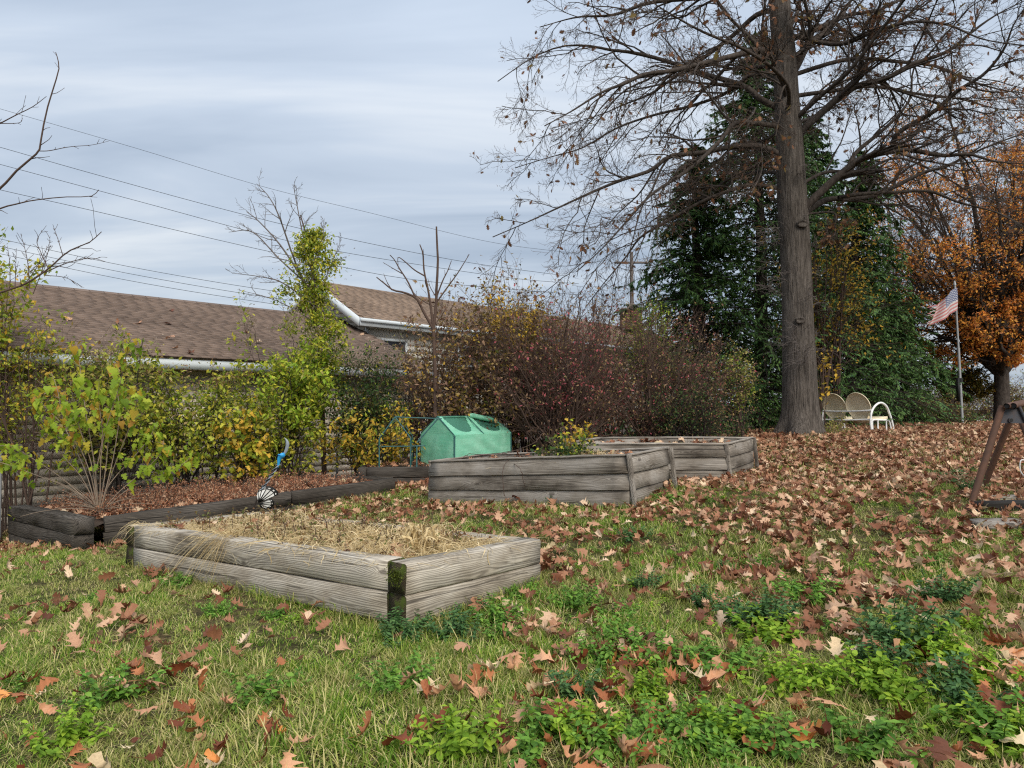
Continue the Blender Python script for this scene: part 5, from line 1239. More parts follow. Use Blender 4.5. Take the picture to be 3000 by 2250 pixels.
bush('shrub', 'small yellow green sprig shrub left of the oak trunk base', 'shrub', (2170, 1280), (2150, 1010, 1140, 45), 10, 'stem_brown', [('lf_muted', 1100, (.04, .06), OV, .05, 0), ('lf_lime', 300, (.04, .06), OV, .04, 0)], (5, 5), d=14.0)
bush('shrub', 'low scrubby brown shrub right of the metal glider', 'shrub', (2760, 1260), (2760, 1160, 1250, 110), 40, 'stem_brown', [('lf_muted', 900, (.04, .07), OV, .05, 0), ('lf_rust', 900, (.04, .06), OV, .05, 0)], (6, 5), d=22.0, spread=.8, r0=.01, rmin=.005)
bush('sapling', 'small sapling with yellow leaves just right of the oak trunk', 'tree', (2410, 1270), (2408, 1040, 1090, 18), 6, 'stem_brown', [('lf_gold', 110, (.09, .13), OV, .05, -.2)], (3, 3), d=15.8, r0=.01)
bush('small_tree', 'amber leaved small tree half hidden behind the oak trunk', 'tree', (2430, 1270), (2430, 640, 860, 75), 16, 'stem_brown', [('lf_gold', 1500, (.07, .11), OV, .08, -.2), ('lf_olive', 600, (.07, .11), OV, .08, -.2)], (5, 5), d=18.0, r0=.03, rmin=.005)
bush('sapling', 'weedy green seedling growing at the front of the metal glider', 'plant', (2445, 1272), (2460, 1225, 1270, 50), 16, 'stem_tan', [('lf_muted', 420, (.04, .07), OV, .04, 0)], (4, 3), d=15.0, r0=.006)

# ---------------------------------------------------------------- broad autumn trees on the right
def btree(name, label, px, d, zfork, crown, nst, leafsets, r0=.2, stem='limb', twig=(8, 6, 5), third=True, rmin=.008, lean=0):
    root = thing(name, label, 'tree'); K_ = d / FPX
    b0_ = P(px, 1300, d); x, y = b0_[:2]; zb = g1(x, y); fk = np.array([x + lean * .3, y, zb + zfork])
    mb = MB(); mb.tube(curve_pts([(x, y, zb - .1), (x, y, zb + zfork * .2), (x + lean * .15, y, zb + zfork * .6), fk + [0, 0, .25]], 12), np.linspace(1.15, .85, 12) * r0, 14); mb.obj('trunk', M['limb'], root, True)
    cx, zt = P(crown[0], crown[1], d)[[0, 2]]; zl = P(crown[0], crown[2], d)[2]; hw = crown[3] * K_; cz, rz = (zt + zl) / 2, (zt - zl) / 2
    u = norm(rng.normal(size=(nst, 3))) * rng.uniform(.5, 1, (nst, 1)); tgt = np.stack([cx + u[:, 0] * hw, y + u[:, 1] * hw * .8, cz + u[:, 2] * rz], 1)
    t = np.linspace(0, 1, 14)[None, :, None]; s0 = np.broadcast_to(fk, tgt.shape) + rng.normal(size=(nst, 3)) * .1 * r0; mid = s0 * .6 + tgt * .4 + np.array([0, 0, 1]) * (.12 * np.linalg.norm(tgt - s0, axis=1))[:, None]
    pth = s0[:, None] * (1 - t) ** 2 + 2 * mid[:, None] * t * (1 - t) + tgt[:, None] * t ** 2; w = rng.normal(size=(nst, 14, 3)).cumsum(1) * .05; w[:, 0] = 0; pth += w
    rd = np.linspace(1, .15, 14)[None] * rng.uniform(.25, .6, (nst, 1)) * r0
    a1_, c1_ = spawn(pth, rd, twig[0], .2, 1, .22, .42, 42, .05, .16, 8, .55, rmin * 1.3); a2_, c2_ = spawn(a1_, c1_, twig[1], .15, 1, .3, .6, 42, 0, .2, 5, .6, rmin); a3_, c3_ = spawn(a2_, c2_, twig[2], .2, 1, .4, .8, 42, 0, .2, 4, .8, rmin * .8)
    branches_obj('branches', [(pth, rd, 7), (a1_, c1_, 4), (a2_, c2_, 3), (a3_, c3_, 3)], M[stem], root)['kind'] = 'stuff'
    for mt, n, size, tpl, zlo, zhi in leafsets:
        m_ = a3_.mean(1); s_ = (m_[:, 2] > P(px, zlo, d)[2]) & (m_[:, 2] < P(px, zhi, d)[2])
        # leaves gather in clumps, leaving gaps
        s_ &= (np.sin(m_[:, 0] * 2.9 + m_[:, 2] * 1.3) * np.sin(m_[:, 2] * 3.1 - m_[:, 1]) > -.35)
        o = leaves_on(a3_[s_], n, tpl, size, M[mt], 'leaves', root, .08, -.2, .1); o['kind'] = 'stuff'
    set_base(root, (x, y, zb)); return root
btree('autumn_tree', 'bright orange tree at the right edge behind the flagpole', 2938, 26.0, 1.8, (2850, 230, 1130, 350), 44, [('lf_orange', 32000, (.08, .13), OV, 1160, 420), ('lf_orange', 2500, (.07, .12), OV, 560, 200), ('lf_rust', 2500, (.06, .1), OV, 1130, 300)], .27)
btree('autumn_tree', 'sparse brown and crimson leaved tree high at the right edge', 3060, 28.0, 2.5, (3050, 120, 900, 260), 20, [('lf_orange', 9000, (.08, .13), OV, 900, 250), ('lf_rust', 5000, (.08, .13), OV, 900, 100), ('lf_pink', 700, (.08, .12), OV, 900, 100)], .17)
btree('small_tree', 'olive and amber tree between the glider and the orange tree', 2790, 27.0, 1.2, (2790, 950, 1230, 120), 16, [('lf_olive', 6500, (.08, .13), OV, 1260, 900)], .12)
btree('small_tree', 'green small tree behind the low hemlock left of the flagpole', 2650, 28.0, 1.2, (2620, 900, 1200, 150), 16, [('lf_dark', 5200, (.09, .14), OV, 1260, 850), ('lf_olive', 1800, (.08, .13), OV, 1260, 850)], .14)
btree('bare_tree', 'leafless grey branched tree behind the broad right hemlock', 2620, 30.0, 2.0, (2590, 420, 1000, 230), 26, [('lf_olive', 900, (.07, .1), OV, 1000, 400)], .2, 'stem_grey', (8, 5, 4))
bush('thicket', 'grey brown brush closing the gap behind the orange tree trunk', 'shrub', (2950, 1250), (2960, 1120, 1240, 190), 60, 'stem_brown', [('lf_muted', 3500, (.07, .12), OV, .1, 0), ('lf_rust', 2500, (.07, .12), OV, .1, 0)], (7, 6), d=33.0, spread=.9, r0=.02, rmin=.008)
bush('thicket', 'olive brush below the flag left of the flagpole', 'shrub', (2700, 1250), (2700, 1130, 1240, 130), 50, 'stem_brown', [('lf_olive', 4500, (.07, .12), OV, .1, 0)], (7, 6), d=31.0, spread=.9, r0=.02, rmin=.008)
# bare limbs entering at the far left
bl_ = thing('bare_tree', 'leafless tree mostly outside the left edge, thin branches against the sky', 'tree'); dl = 9.5
L_ = lambda cx, cy, q=0: P(cx / 2.0733, 100 + cy / 2.0733, dl + q)
mains = [([P(-420, 1500, dl), P(-400, 1200, dl), P(-330, 900, dl), P(-200, 700, dl), P(-60, 600, dl)], .07), ([P(-60, 600, dl), L_(0, 940), L_(100, 830), L_(200, 745), L_(240, 700), L_(255, 600), L_(290, 440), L_(330, 310), L_(358, 210), L_(350, 150), L_(338, 110)], .020),
 ([L_(235, 710), L_(300, 708), L_(420, 685), L_(560, 673), L_(660, 650)], .008), ([P(-330, 900, dl), P(-100, 660, dl), L_(0, 1060), L_(110, 1030), L_(200, 1010), L_(380, 990), L_(550, 985), L_(600, 945)], .016), ([P(-200, 700, dl), L_(-100, 600), L_(0, 543), L_(100, 490), L_(200, 440), L_(282, 378)], .014), ([L_(0, 543), L_(120, 537), L_(135, 490)], .006),
 ([P(-380, 1100, dl), P(-100, 900, dl), L_(100, 1540), L_(200, 1490), L_(300, 1420), L_(400, 1330), L_(480, 1290), L_(550, 1260), L_(617, 1200)], .020), ([L_(270, 1450), L_(380, 1400), L_(480, 1370), L_(560, 1360), L_(640, 1382)], .010), ([L_(290, 1420), L_(250, 1330), L_(225, 1250), L_(282, 1162)], .008), ([L_(380, 1340), L_(350, 1240), L_(320, 1155)], .006),
 ([L_(180, 1540), L_(170, 1400), L_(150, 1300), L_(125, 1212)], .008), ([L_(270, 1465), L_(400, 1480), L_(512, 1542)], .006), ([L_(200, 1580), L_(250, 1450), L_(290, 1330), L_(305, 1225)], .006), ([L_(60, 1560), L_(60, 1400), L_(45, 1285)], .007), ([L_(90, 1560), L_(100, 1300)], .005), ([L_(180, 1450), L_(250, 1370), L_(310, 1250)], .005)]
mp_ = np.array([curve_pts(p, 16) for p, _ in mains]); mr_ = np.array([np.linspace(1, .3, 16) * max(r * .85, .006) for _, r in mains])
w1, e1 = spawn(mp_[1:], mr_[1:], 6, .25, .95, .04, .14, 45, .1, .15, 4, .6, .0042); w2, e2 = spawn(mp_[6:], mr_[6:], 4, .3, .95, .15, .35, 40, .1, .15, 5, .6, .0042)
mb = MB(); mb.tube(mp_[0], mr_[0], 10); mb.obj('trunk', M['stem_brown'], bl_, True)
branches_obj('branches', [(mp_[1:], mr_[1:], 5), (w1, e1, 3), (w2, e2, 3)], M['stem_brown'], bl_)['kind'] = 'stuff'
set_base(bl_, vec((mp_[0][0][0], mp_[0][0][1], g1(*mp_[0][0][:2]))))

# ---------------------------------------------------------------- mulberry with single leaves
mu = thing('mulberry_shrub', 'lime green mulberry with drooping lobed leaves rising from the black planter end', 'shrub')
dm = 8.85; mb0 = P(290, 1500, dm); Mu = lambda x, y, q=0: P(x, y, dm + q)
mst = [[(290,1500),(275,1350),(250,1200),(235,1080),(222,1000)], [(292,1500),(300,1300),(345,1150),(370,1040),(378,995)], [(285,1500),(250,1380),(190,1250),(170,1150),(150,1090)], [(288,1500),(262,1380),(215,1280),(140,1200),(100,1160)], [(292,1500),(330,1350),(350,1200),(330,1100),(322,1060)], [(294,1500),(330,1380),(380,1250),(400,1180),(402,1130)],
 [(282,1500),(200,1430),(100,1390),(20,1360),(-20,1350)], [(282,1490),(180,1400),(90,1340),(40,1310),(0,1305)], [(296,1500),(380,1430),(450,1400),(520,1370),(560,1340)], [(290,1500),(280,1400),(300,1280),(290,1180),(290,1120)], [(293,1500),(320,1420),(400,1330),(440,1280),(455,1240)], [(288,1500),(240,1400),(180,1330),(150,1260),(130,1220)], [(295,1500),(350,1440),(420,1380),(470,1330),(480,1290)], [(290,1500),(268,1360),(235,1260),(215,1180),(205,1110)], [(290,1500),(310,1370),(320,1260),(330,1180),(345,1130)]]
ps = []
for i, s in enumerate(mst): ps.append(curve_pts([Mu(x, y, (-1) ** i * .12 * j * (1 + i % 3) * .5) for j, (x, y) in enumerate(s)], 16))
ps = np.array(ps); prd = np.linspace(.0066, .003, 16)[None] * np.ones((len(ps), 1))
for i in range(len(ps)):
    V, F = tubes(ps[i:i + 1], prd[i:i + 1], 6); o = link(bpy.data.objects.new('stem', mesh_np('stem', V, F, M['stem_tan'], None, True))); o.parent = mu
w1, e1 = spawn(ps, prd, 6, .45, .95, .08, .22, 50, .1, .12, 5, .6, .003); branches_obj('side_shoots', [(w1, e1, 4)], M['stem_tan'], mu)['kind'] = 'stuff'
ex, er = [], []
for _ in range(26):
    a = rng.uniform(0, 2 * math.pi); L = rng.uniform(.4, .9); d = norm(np.array([math.cos(a), math.sin(a) * .6, rng.uniform(.15, 1.1)])); u = np.linspace(0, 1, 8)[:, None]
    ex.append(mb0 + [0, 0, .02] + d * u * L + np.array([0, 0, -.25]) * u ** 2 * L); er.append(np.linspace(.005, .002, 8))
branches_obj('bare_shoots', [(np.array(ex), np.array(er), 4)], M['stem_tan'], mu)['kind'] = 'stuff'
lt = []
for q in range(6):
    st_ = [(y, w * rng.uniform(.8, 1.2), s_) for y, w, s_ in ([(0, .01, 0), (.06, .30, -.10), (.22, .40, 0), (.36, .17, .03), (.48, .42, .10), (.60, .20, .04), (.78, .22, .02), (1, .0, 0)] if q % 3 else [(0, .01, 0), (.05, .28, -.08), (.2, .42, 0), (.4, .40, .02), (.6, .30, .02), (.8, .14, .02), (1, 0, 0)])]
    V, F = leaf_tpl(st_, rng.uniform(.1, .45), rng.uniform(.2, .6), .03); me = mesh_np('leaf', V, F, M['mulb']); lt.append(me)
allp = np.concatenate([np.stack([path_at(ps, np.linspace(0, 1, 7)[None].repeat(len(ps), 0))[0]], 0)[0], w1[:, [0, 1, 2, 3, 4, 4, 4]]])
N = 280
for i in range(N):
    if i < 200: k = rng.integers(0, len(ps)); f = rng.uniform(.42 if k in (6, 7, 8) else .36, 1.0); p, t, _, _ = path_at(ps[k:k + 1], np.array([[f]]))
    else: k = rng.integers(0, len(w1)); p, t, _, _ = path_at(w1[k:k + 1], np.array([[rng.uniform(.3, 1)]])); f = .7
    p, t = p[0, 0], t[0, 0]
    a = rng.uniform(0, 2 * math.pi); out_ = np.array([math.cos(a), math.sin(a), 0]); p = p + out_ * rng.uniform(.02, .09) + np.array([0, 0, .02])
    fw = norm(out_ * .55 + np.array([0, -.15, -.9 * rng.uniform(.4, 1.3)])); upv = norm(out_ * .8 + np.array([0, -.5, .7]) + rng.normal(size=3) * .3)
    x = norm(np.cross(fw, upv)); z = np.cross(x, fw); s = rng.uniform(.065, .13) * (1.0 if f < .9 else .7)
    o = link(bpy.data.objects.new('leaf', lt[i % 6])); o.parent = mu; o.matrix_world = Matrix([[x[r] * s, fw[r] * s, z[r] * s, p[r]] for r in range(3)] + [[0, 0, 0, 1]])
lo = leaves_on(np.concatenate([ps[:, 5:9], ps[:, 8:12], ps[:, 12:16], w1[:, :4]]), 420, LEAF_LOBED, (.05, .105), M['mulb_a'], 'small_leaves', mu, .06, -1.0, .0, spread=.6); lo['kind'] = 'stuff'
set_base(mu, vec(mb0))

# ---------------------------------------------------------------- instanced ground cover (grass, litter)
def protos(name, meshes):
    col = bpy.data.collections.new(name)
    for me in meshes: col.objects.link(bpy.data.objects.new(me.name, me))
    return col
def scatter(name, pts, rot, scl, idx, col, label=None):
    me = bpy.data.meshes.new(name); me.vertices.add(len(pts)); me.vertices.foreach_set('co', np.asarray(pts, np.float32).ravel())
    for nm, ty, arr, key in (('rot', 'FLOAT_VECTOR', rot, 'vector'), ('scl', 'FLOAT', scl, 'value'), ('idx', 'INT', idx, 'value')):
        a = me.attributes.new(nm, ty, 'POINT'); a.data.foreach_set(key, np.ascontiguousarray(arr, dtype=np.int32 if ty == 'INT' else np.float32).ravel())
    o = link(bpy.data.objects.new(name, me)); ng = bpy.data.node_groups.new(name, 'GeometryNodeTree')
    ng.interface.new_socket('Geometry', in_out='INPUT', socket_type='NodeSocketGeometry'); ng.interface.new_socket('Geometry', in_out='OUTPUT', socket_type='NodeSocketGeometry')
    N_ = ng.nodes; gi, go = N_.new('NodeGroupInput'), N_.new('NodeGroupOutput'); ip = N_.new('GeometryNodeInstanceOnPoints'); ci = N_.new('GeometryNodeCollectionInfo'); er_ = N_.new('FunctionNodeEulerToRotation')
    ci.inputs['Collection'].default_value = col; ci.inputs['Separate Children'].default_value = True; ci.inputs['Reset Children'].default_value = True
    def at(nm, ty): n_ = N_.new('GeometryNodeInputNamedAttribute'); n_.data_type = ty; n_.inputs['Name'].default_value = nm; return n_.outputs['Attribute']
    Lk = ng.links.new; Lk(gi.outputs[0], ip.inputs['Points']); Lk(ci.outputs[0], ip.inputs['Instance']); ip.inputs['Pick Instance'].default_value = True
    Lk(at('idx', 'INT'), ip.inputs['Instance Index']); Lk(at('rot', 'FLOAT_VECTOR'), er_.inputs[0]); Lk(er_.outputs[0], ip.inputs['Rotation']); Lk(at('scl', 'FLOAT'), ip.inputs['Scale']); Lk(ip.outputs[0], go.inputs[0])
    md = o.modifiers.new('scatter', 'NODES'); md.node_group = ng; o['kind'] = 'stuff'
    if label: o['label'] = label
    return o
def inpoly(x, y, poly):
    r = np.zeros(len(x), bool); n = len(poly)
    for i in range(n):
        x1, y1 = poly[i][:2]; x2, y2 = poly[(i + 1) % n][:2]
        c_ = ((y1 > y) != (y2 > y)) & (x < (x2 - x1) * (y - y1) / (y2 - y1 + 1e-12) + x1); r ^= c_
    return r
BEDS = [BED1o, BED3, BED5, [NL2, NR2, FR2, FL2], [NL4, NR4, FR4, FL4]]
def lawn_pts(density, ymax=30, pad=1.2):
    """density(x,y) per square metre inside the padded view wedge"""
    Ps = []
    for y0 in np.arange(1.6, ymax, .5):
        hw = .76 * (y0 + .5) + pad; dm_ = density(np.array([0.]), np.array([y0 + .25]))[1]
        n = int(2 * hw * .5 * dm_); x = rng.uniform(-hw, hw, n); y = rng.uniform(y0, y0 + .5, n)
        d = density(x, y)[0]; k = rng.random(n) < d / dm_; Ps.append(np.stack([x[k], y[k]], 1))
    q = np.vstack(Ps); ok = np.ones(len(q), bool)
    for b_ in BEDS: ok &= ~inpoly(q[:, 0], q[:, 1], b_)
    # nothing inside the house
    rel = q - E0[:2]; kk_ = rel @ NV[:2]; tt_ = rel @ U[:2]; ok &= ~((kk_ > .4) & (tt_ < T1 + 16))
    return q[ok]
def nz2(x, y, s, ph=0):
    return (np.sin(x * s + ph + 1.3 * np.sin(y * s * .7 + ph)) * np.cos(y * s * .9 - ph + 1.1 * np.sin(x * s * .6)) + .5 * np.sin(x * s * 2.3 + y * s * 1.9 + ph * 2)) / 1.5

def grass_clump(seed, nb, hgt, rad_, lean, w=.0023):
    r = np.random.default_rng(seed); Vs, Fs, Ts, n = [], [], [], 0
    for i in range(nb):
        a = r.uniform(0, 6.28); p0 = np.array([math.cos(a), math.sin(a), 0]) * rad_ * r.random() ** .5; b_ = r.uniform(0, 6.28); d = np.array([math.cos(b_), math.sin(b_), 0]); h = hgt * r.uniform(.45, 1.15); ln = lean * r.uniform(.3, 1.5)
        s = np.array([-d[1], d[0], 0]) * w * r.uniform(.7, 1.4); u = np.array([0, .4, .75, 1.0])
        c_ = p0 + d * (ln * h * u ** 1.7)[:, None] + np.array([0, 0, 1]) * (h * (u - .28 * ln * u ** 2))[:, None] - [0, 0, .01]
        ww = np.array([1, .85, .55, .08])[:, None]; V = np.vstack([c_ + s * ww, c_ - s * ww]); Vs.append(V); Fs.append(np.array([(0, 1, 5, 4), (1, 2, 6, 5), (2, 3, 7, 6)]) + n); n += 8; Ts.append(np.full(8, r.random()))
    return mesh_np('grass_clump', np.vstack(Vs), np.vstack(Fs), M['grass'], np.concatenate(Ts))
b = NB('lawn grass'); t = b.attr('tint'); n1 = b.noise(b.pos(), 1.1, 3); n2 = b.noise(b.pos(), 5, 2)
g = b.ramp(t, [(0, c4(.065, .15, .012)), (.35, c4(.15, .28, .022)), (.6, c4(.28, .39, .045)), (.8, c4(.54, .50, .16)), (1, c4(.72, .62, .32))])
dry = b.ramp(t, [(0, c4(0.182, 0.195, 0.046)), (.4, c4(0.390, 0.325, 0.117)), (1, c4(0.650, 0.520, 0.286))])
f = b.ramp(b.math('ADD', b.math('MULTIPLY', n1, .7), b.math('MULTIPLY', n2, .3)), [(.44, (0, 0, 0)), (.60, (1, 1, 1))])
col = b.mixc(b.math('MULTIPLY', f, .6), g, dry)
p_ = b.n('ShaderNodeBsdfPrincipled', {'Base Color': col, 'Roughness': .6, 'Specular IOR Level': .2}); tl = b.n('ShaderNodeBsdfTranslucent', {'Color': col}); mx = b.n('ShaderNodeMixShader', {0: .35, 1: p_, 2: tl}); b.t.links.new(mx.outputs[0], b.o.inputs[0]); M['grass'] = b.m
b = NB('straw'); t = b.attr('tint'); col = b.ramp(t, [(0, c4(0.361, 0.258, 0.115)), (.5, c4(0.644, 0.489, 0.244)), (1, c4(0.850, 0.696, 0.426))])
p_ = b.n('ShaderNodeBsdfPrincipled', {'Base Color': col, 'Roughness': .6, 'Specular IOR Level': .3}); tl = b.n('ShaderNodeBsdfTranslucent', {'Color': col}); mx = b.n('ShaderNodeMixShader', {0: .3, 1: p_, 2: tl}); b.t.links.new(mx.outputs[0], b.o.inputs[0]); M['straw'] = b.m

gcol = protos('grass protos', [grass_clump(i, 22, (.050, .058, .042, .07, .045, .050, .036, .085)[i], .055, (.9, 1.1, 1.4, .8, 1.6, 1.0, 1.8, .7)[i]) for i in range(8)])
def litter_cover(x, y):
    """0..1 how much dead leaf covers the lawn: heavy on the rise around the oak, thin at near left"""
    c_ = 1 / (1 + np.exp(-((y - 9.3) * .95 + (x - 1.5) * .42 + nz2(x, y, 1.1) * 1.6)))
    return np.clip(.02 + c_ * 1.0, 0, 1)
def gd(x, y):
    base = np.where(y < 4, 760, np.where(y < 6, 540, np.where(y < 9, 320, np.where(y < 14, 150, 70))))
    v = base * (1 - .70 * litter_cover(x, y) ** 1.3) * (.72 + .34 * nz2(x, y, 2.6, 2)); return v, float(np.max(base)) * 1.06
q = lawn_pts(gd); n = len(q)
hsc = .92 + .42 * nz2(q[:, 0], q[:, 1], 1.9, 1) + .25 * rng.random(n)
pz = np.stack([q[:, 0], q[:, 1], gz(q[:, 0], q[:, 1])], 1)
scatter('grass', pz, np.stack([rng.normal(size=n) * .12, rng.normal(size=n) * .12, rng.uniform(0, 6.28, n)], 1), np.clip(hsc, .45, 1.5) * np.where(q[:, 1] > 9, 1.35, 1.0), np.where(hsc > 1.05, rng.integers(0, 8, n), rng.integers(0, 7, n)), gcol)
print('grass clumps', n)

# oak leaf litter
LST = [(0, c4(.10, .034, .018)), (.20, c4(.20, .075, .036)), (.45, c4(.34, .16, .085)), (.70, c4(.47, .26, .155)), (.88, c4(.58, .37, .23)), (.96, c4(.72, .54, .36)), (1, c4(.50, .40, .22))]
M['litter'] = leaf_mat('fallen oak leaf', LST, src='obj', transl=.15, rough=.55, vary=.35)
def oakleaf(seed, name='leaf_shape'):
    r = np.random.default_rng(seed); st_ = [(y, w * (1 if w < .1 else r.uniform(.8, 1.2)), s_) for y, w, s_ in OAKST]
    V, F = leaf_tpl(st_, 0, 0); V = V.copy(); V[:, 1] -= .45
    x, y = V[:, 0].copy(), V[:, 1].copy(); c1, c2, c3 = r.uniform(-1.4, 2.6), r.uniform(-1.0, 1.5), r.normal() * .7
    V[:, 2] = c1 * x * x + c2 * (y * y - .1) + c3 * x * y + r.normal(size=len(V)) * .015 + .25 * np.abs(x) * r.uniform(-.4, 1)
    V[:, 0] += r.normal() * .25 * (y * y); V[:, 2] -= V[:, 2].min(); V[:, 2] += .02
    return mesh_np(name, V, F, M['litter'], None, True)
lfs = [oakleaf(100 + i) for i in range(16)]
def plainleaf(seed):
    r = np.random.default_rng(seed); V, F = leaf_tpl([(-.15, .01, 0), (0, .04, 0), (.2, .22, 0), (.45, .28, 0), (.7, .19, 0), (.88, .08, 0), (1, 0, 0)], 0, 0); V = V.copy() * .62; V[:, 1] -= .3
    x, y = V[:, 0].copy(), V[:, 1].copy(); V[:, 2] = r.uniform(1.5, 5) * x * x + r.uniform(-1, 2) * y * y + r.normal(size=len(V)) * .02; V[:, 2] -= V[:, 2].min() - .02
    return mesh_np('leaf_shape', V, F, M['litter'], None, True)
lfs += [plainleaf(300 + i) for i in range(4)]
for i in range(4):        # tightly curled, half crumpled ones
    me = oakleaf(200 + i); co = np.zeros(len(me.vertices) * 3, np.float32); me.vertices.foreach_get('co', co); co = co.reshape(-1, 3); r_ = np.random.default_rng(i)
    a_ = co[:, 0] * r_.uniform(3, 5); co[:, 2] += .25 * (1 - np.cos(a_)); co[:, 0] = .24 * np.sin(a_); co[:, 2] += co[:, 1] ** 2 * r_.uniform(.5, 1.6); me.vertices.foreach_set('co', co.ravel()); me.update(); lfs.append(me)
def ld(x, y):
    c_ = litter_cover(x, y); base = 58 + 150 * c_ ** 1.15 * np.where(y > 11, 1.25, 1)
    near = np.where(y < 7.5, np.clip(.55 + .9 * nz2(x, y, 2.2, 4) + .10 * (x + 1), .12, 2.2), 1 + .25 * nz2(x, y, 2.2, 4)); right = np.where((x > .0) & (y < 7.5), 1.9, 1.0)
    return np.minimum(base * near * right, 230), 230.0
q = lawn_pts(ld, 31); n = len(q); s = rng.uniform(.060, .138, n) * np.where(rng.random(n) < .15, .65, 1)
cov = litter_cover(q[:, 0], q[:, 1]); zz = gz(q[:, 0], q[:, 1]) + rng.uniform(.0, .035, n) + .020 * (q[:, 1] < 9)
rot = np.stack([rng.normal(size=n) * .50, rng.normal(size=n) * .50, rng.uniform(0, 6.28, n)], 1)
order = np.argsort(q[:, 1] + 100 * ((np.abs(q[:, 0]) > .73 * q[:, 1]) | (q[:, 1] < 2.6))); near_i = order[:300]; far_i = order[300:]
lcol = protos('leaf litter protos', lfs)
scatter('leaf_litter', np.stack([q[far_i, 0], q[far_i, 1], zz[far_i]], 1), rot[far_i], s[far_i], rng.integers(0, 24, len(far_i)), lcol)
print('litter', n)
TONES = [('dark reddish brown', [(0, c4(.11, .03, .013)), (1, c4(.22, .062, .024))]), ('rust brown', [(0, c4(.32, .11, .042)), (1, c4(.46, .18, .075))]), ('pinkish tan', [(0, c4(.54, .27, .145)), (1, c4(.66, .38, .22))]), ('pale cream', [(0, c4(.68, .50, .30)), (1, c4(.76, .60, .38))]), ('orange', [(0, c4(.60, .22, .055)), (1, c4(.70, .31, .09))])]
TM = [leaf_mat('fallen leaf ' + t_[0], t_[1], src='obj', transl=.15, rough=.55, vary=.3) for t_ in TONES]
tl_ = []
for k in range(5):
    row = []
    for me in lfs[:8] + lfs[20:24]:
        m2 = me.copy(); m2.materials[0] = TM[k]; row.append(m2)
    tl_.append(row)
from mathutils import Euler
def zone(x, y):
    px = x / y * FPX + 1500
    if y > 6: return 'on the lawn behind the near planter corner'
    if px < 700: return 'in the thin grass at the lower left'
    if px < 1250: return 'in the lawn below the pale planter'
    if px < 1750: return 'among the weeds right of the mossy planter corner'
    if px < 2350: return 'between green weeds in the middle of the lawn'
    return 'among the crowded weeds at the lower right'
for i in near_i:
    k = int(rng.choice(5, p=[.26, .28, .34, .08, .04]))
    o = link(bpy.data.objects.new('oak_leaf', tl_[k][int(rng.integers(0, 12))])); o.location = (q[i, 0], q[i, 1], zz[i]); o.rotation_euler = Euler(rot[i]); o.scale = (s[i],) * 3
    z_ = zone(q[i, 0], q[i, 1]); sz = 'big ' if s[i] > .122 else 'small ' if s[i] < .085 else ''
    tag(o, sz + TONES[k][0] + ' oak leaf ' + z_, 'leaf', sz + TONES[k][0] + ' fallen leaves ' + z_)
# a few leaves on the roof
for (px, py) in ((500, 1002), (520, 1025), (560, 1042), (720, 980), (755, 1010), (1060, 985), (490, 955), (345, 952), (405, 953), (505, 915), (195, 940), (925, 970)):
    f = (py - 1050) / -130.; 
    # intersect the pixel ray with the roof plane
    a = P(px, py, 1) - np.array([0, 0, CH]); sv = NV * HW + UP * (RZ - EZ); nr = np.cross(U, sv); t_ = np.dot(HP(0, 0, EZ) - np.array([0, 0, CH]), nr) / np.dot(a, nr); p = np.array([0, 0, CH]) + a * t_
    o = link(bpy.data.objects.new('oak_leaf', lfs[int(rng.integers(0, 16))])); o.location = vec(p + UP * .03); o.rotation_euler = (rng.normal() * .4, rng.normal() * .4, rng.uniform(0, 6)); o.scale = (.17,) * 3
    tag(o, 'pale dry oak leaf resting on the brown shingle roof', 'leaf', 'oak leaves on the brown roof')

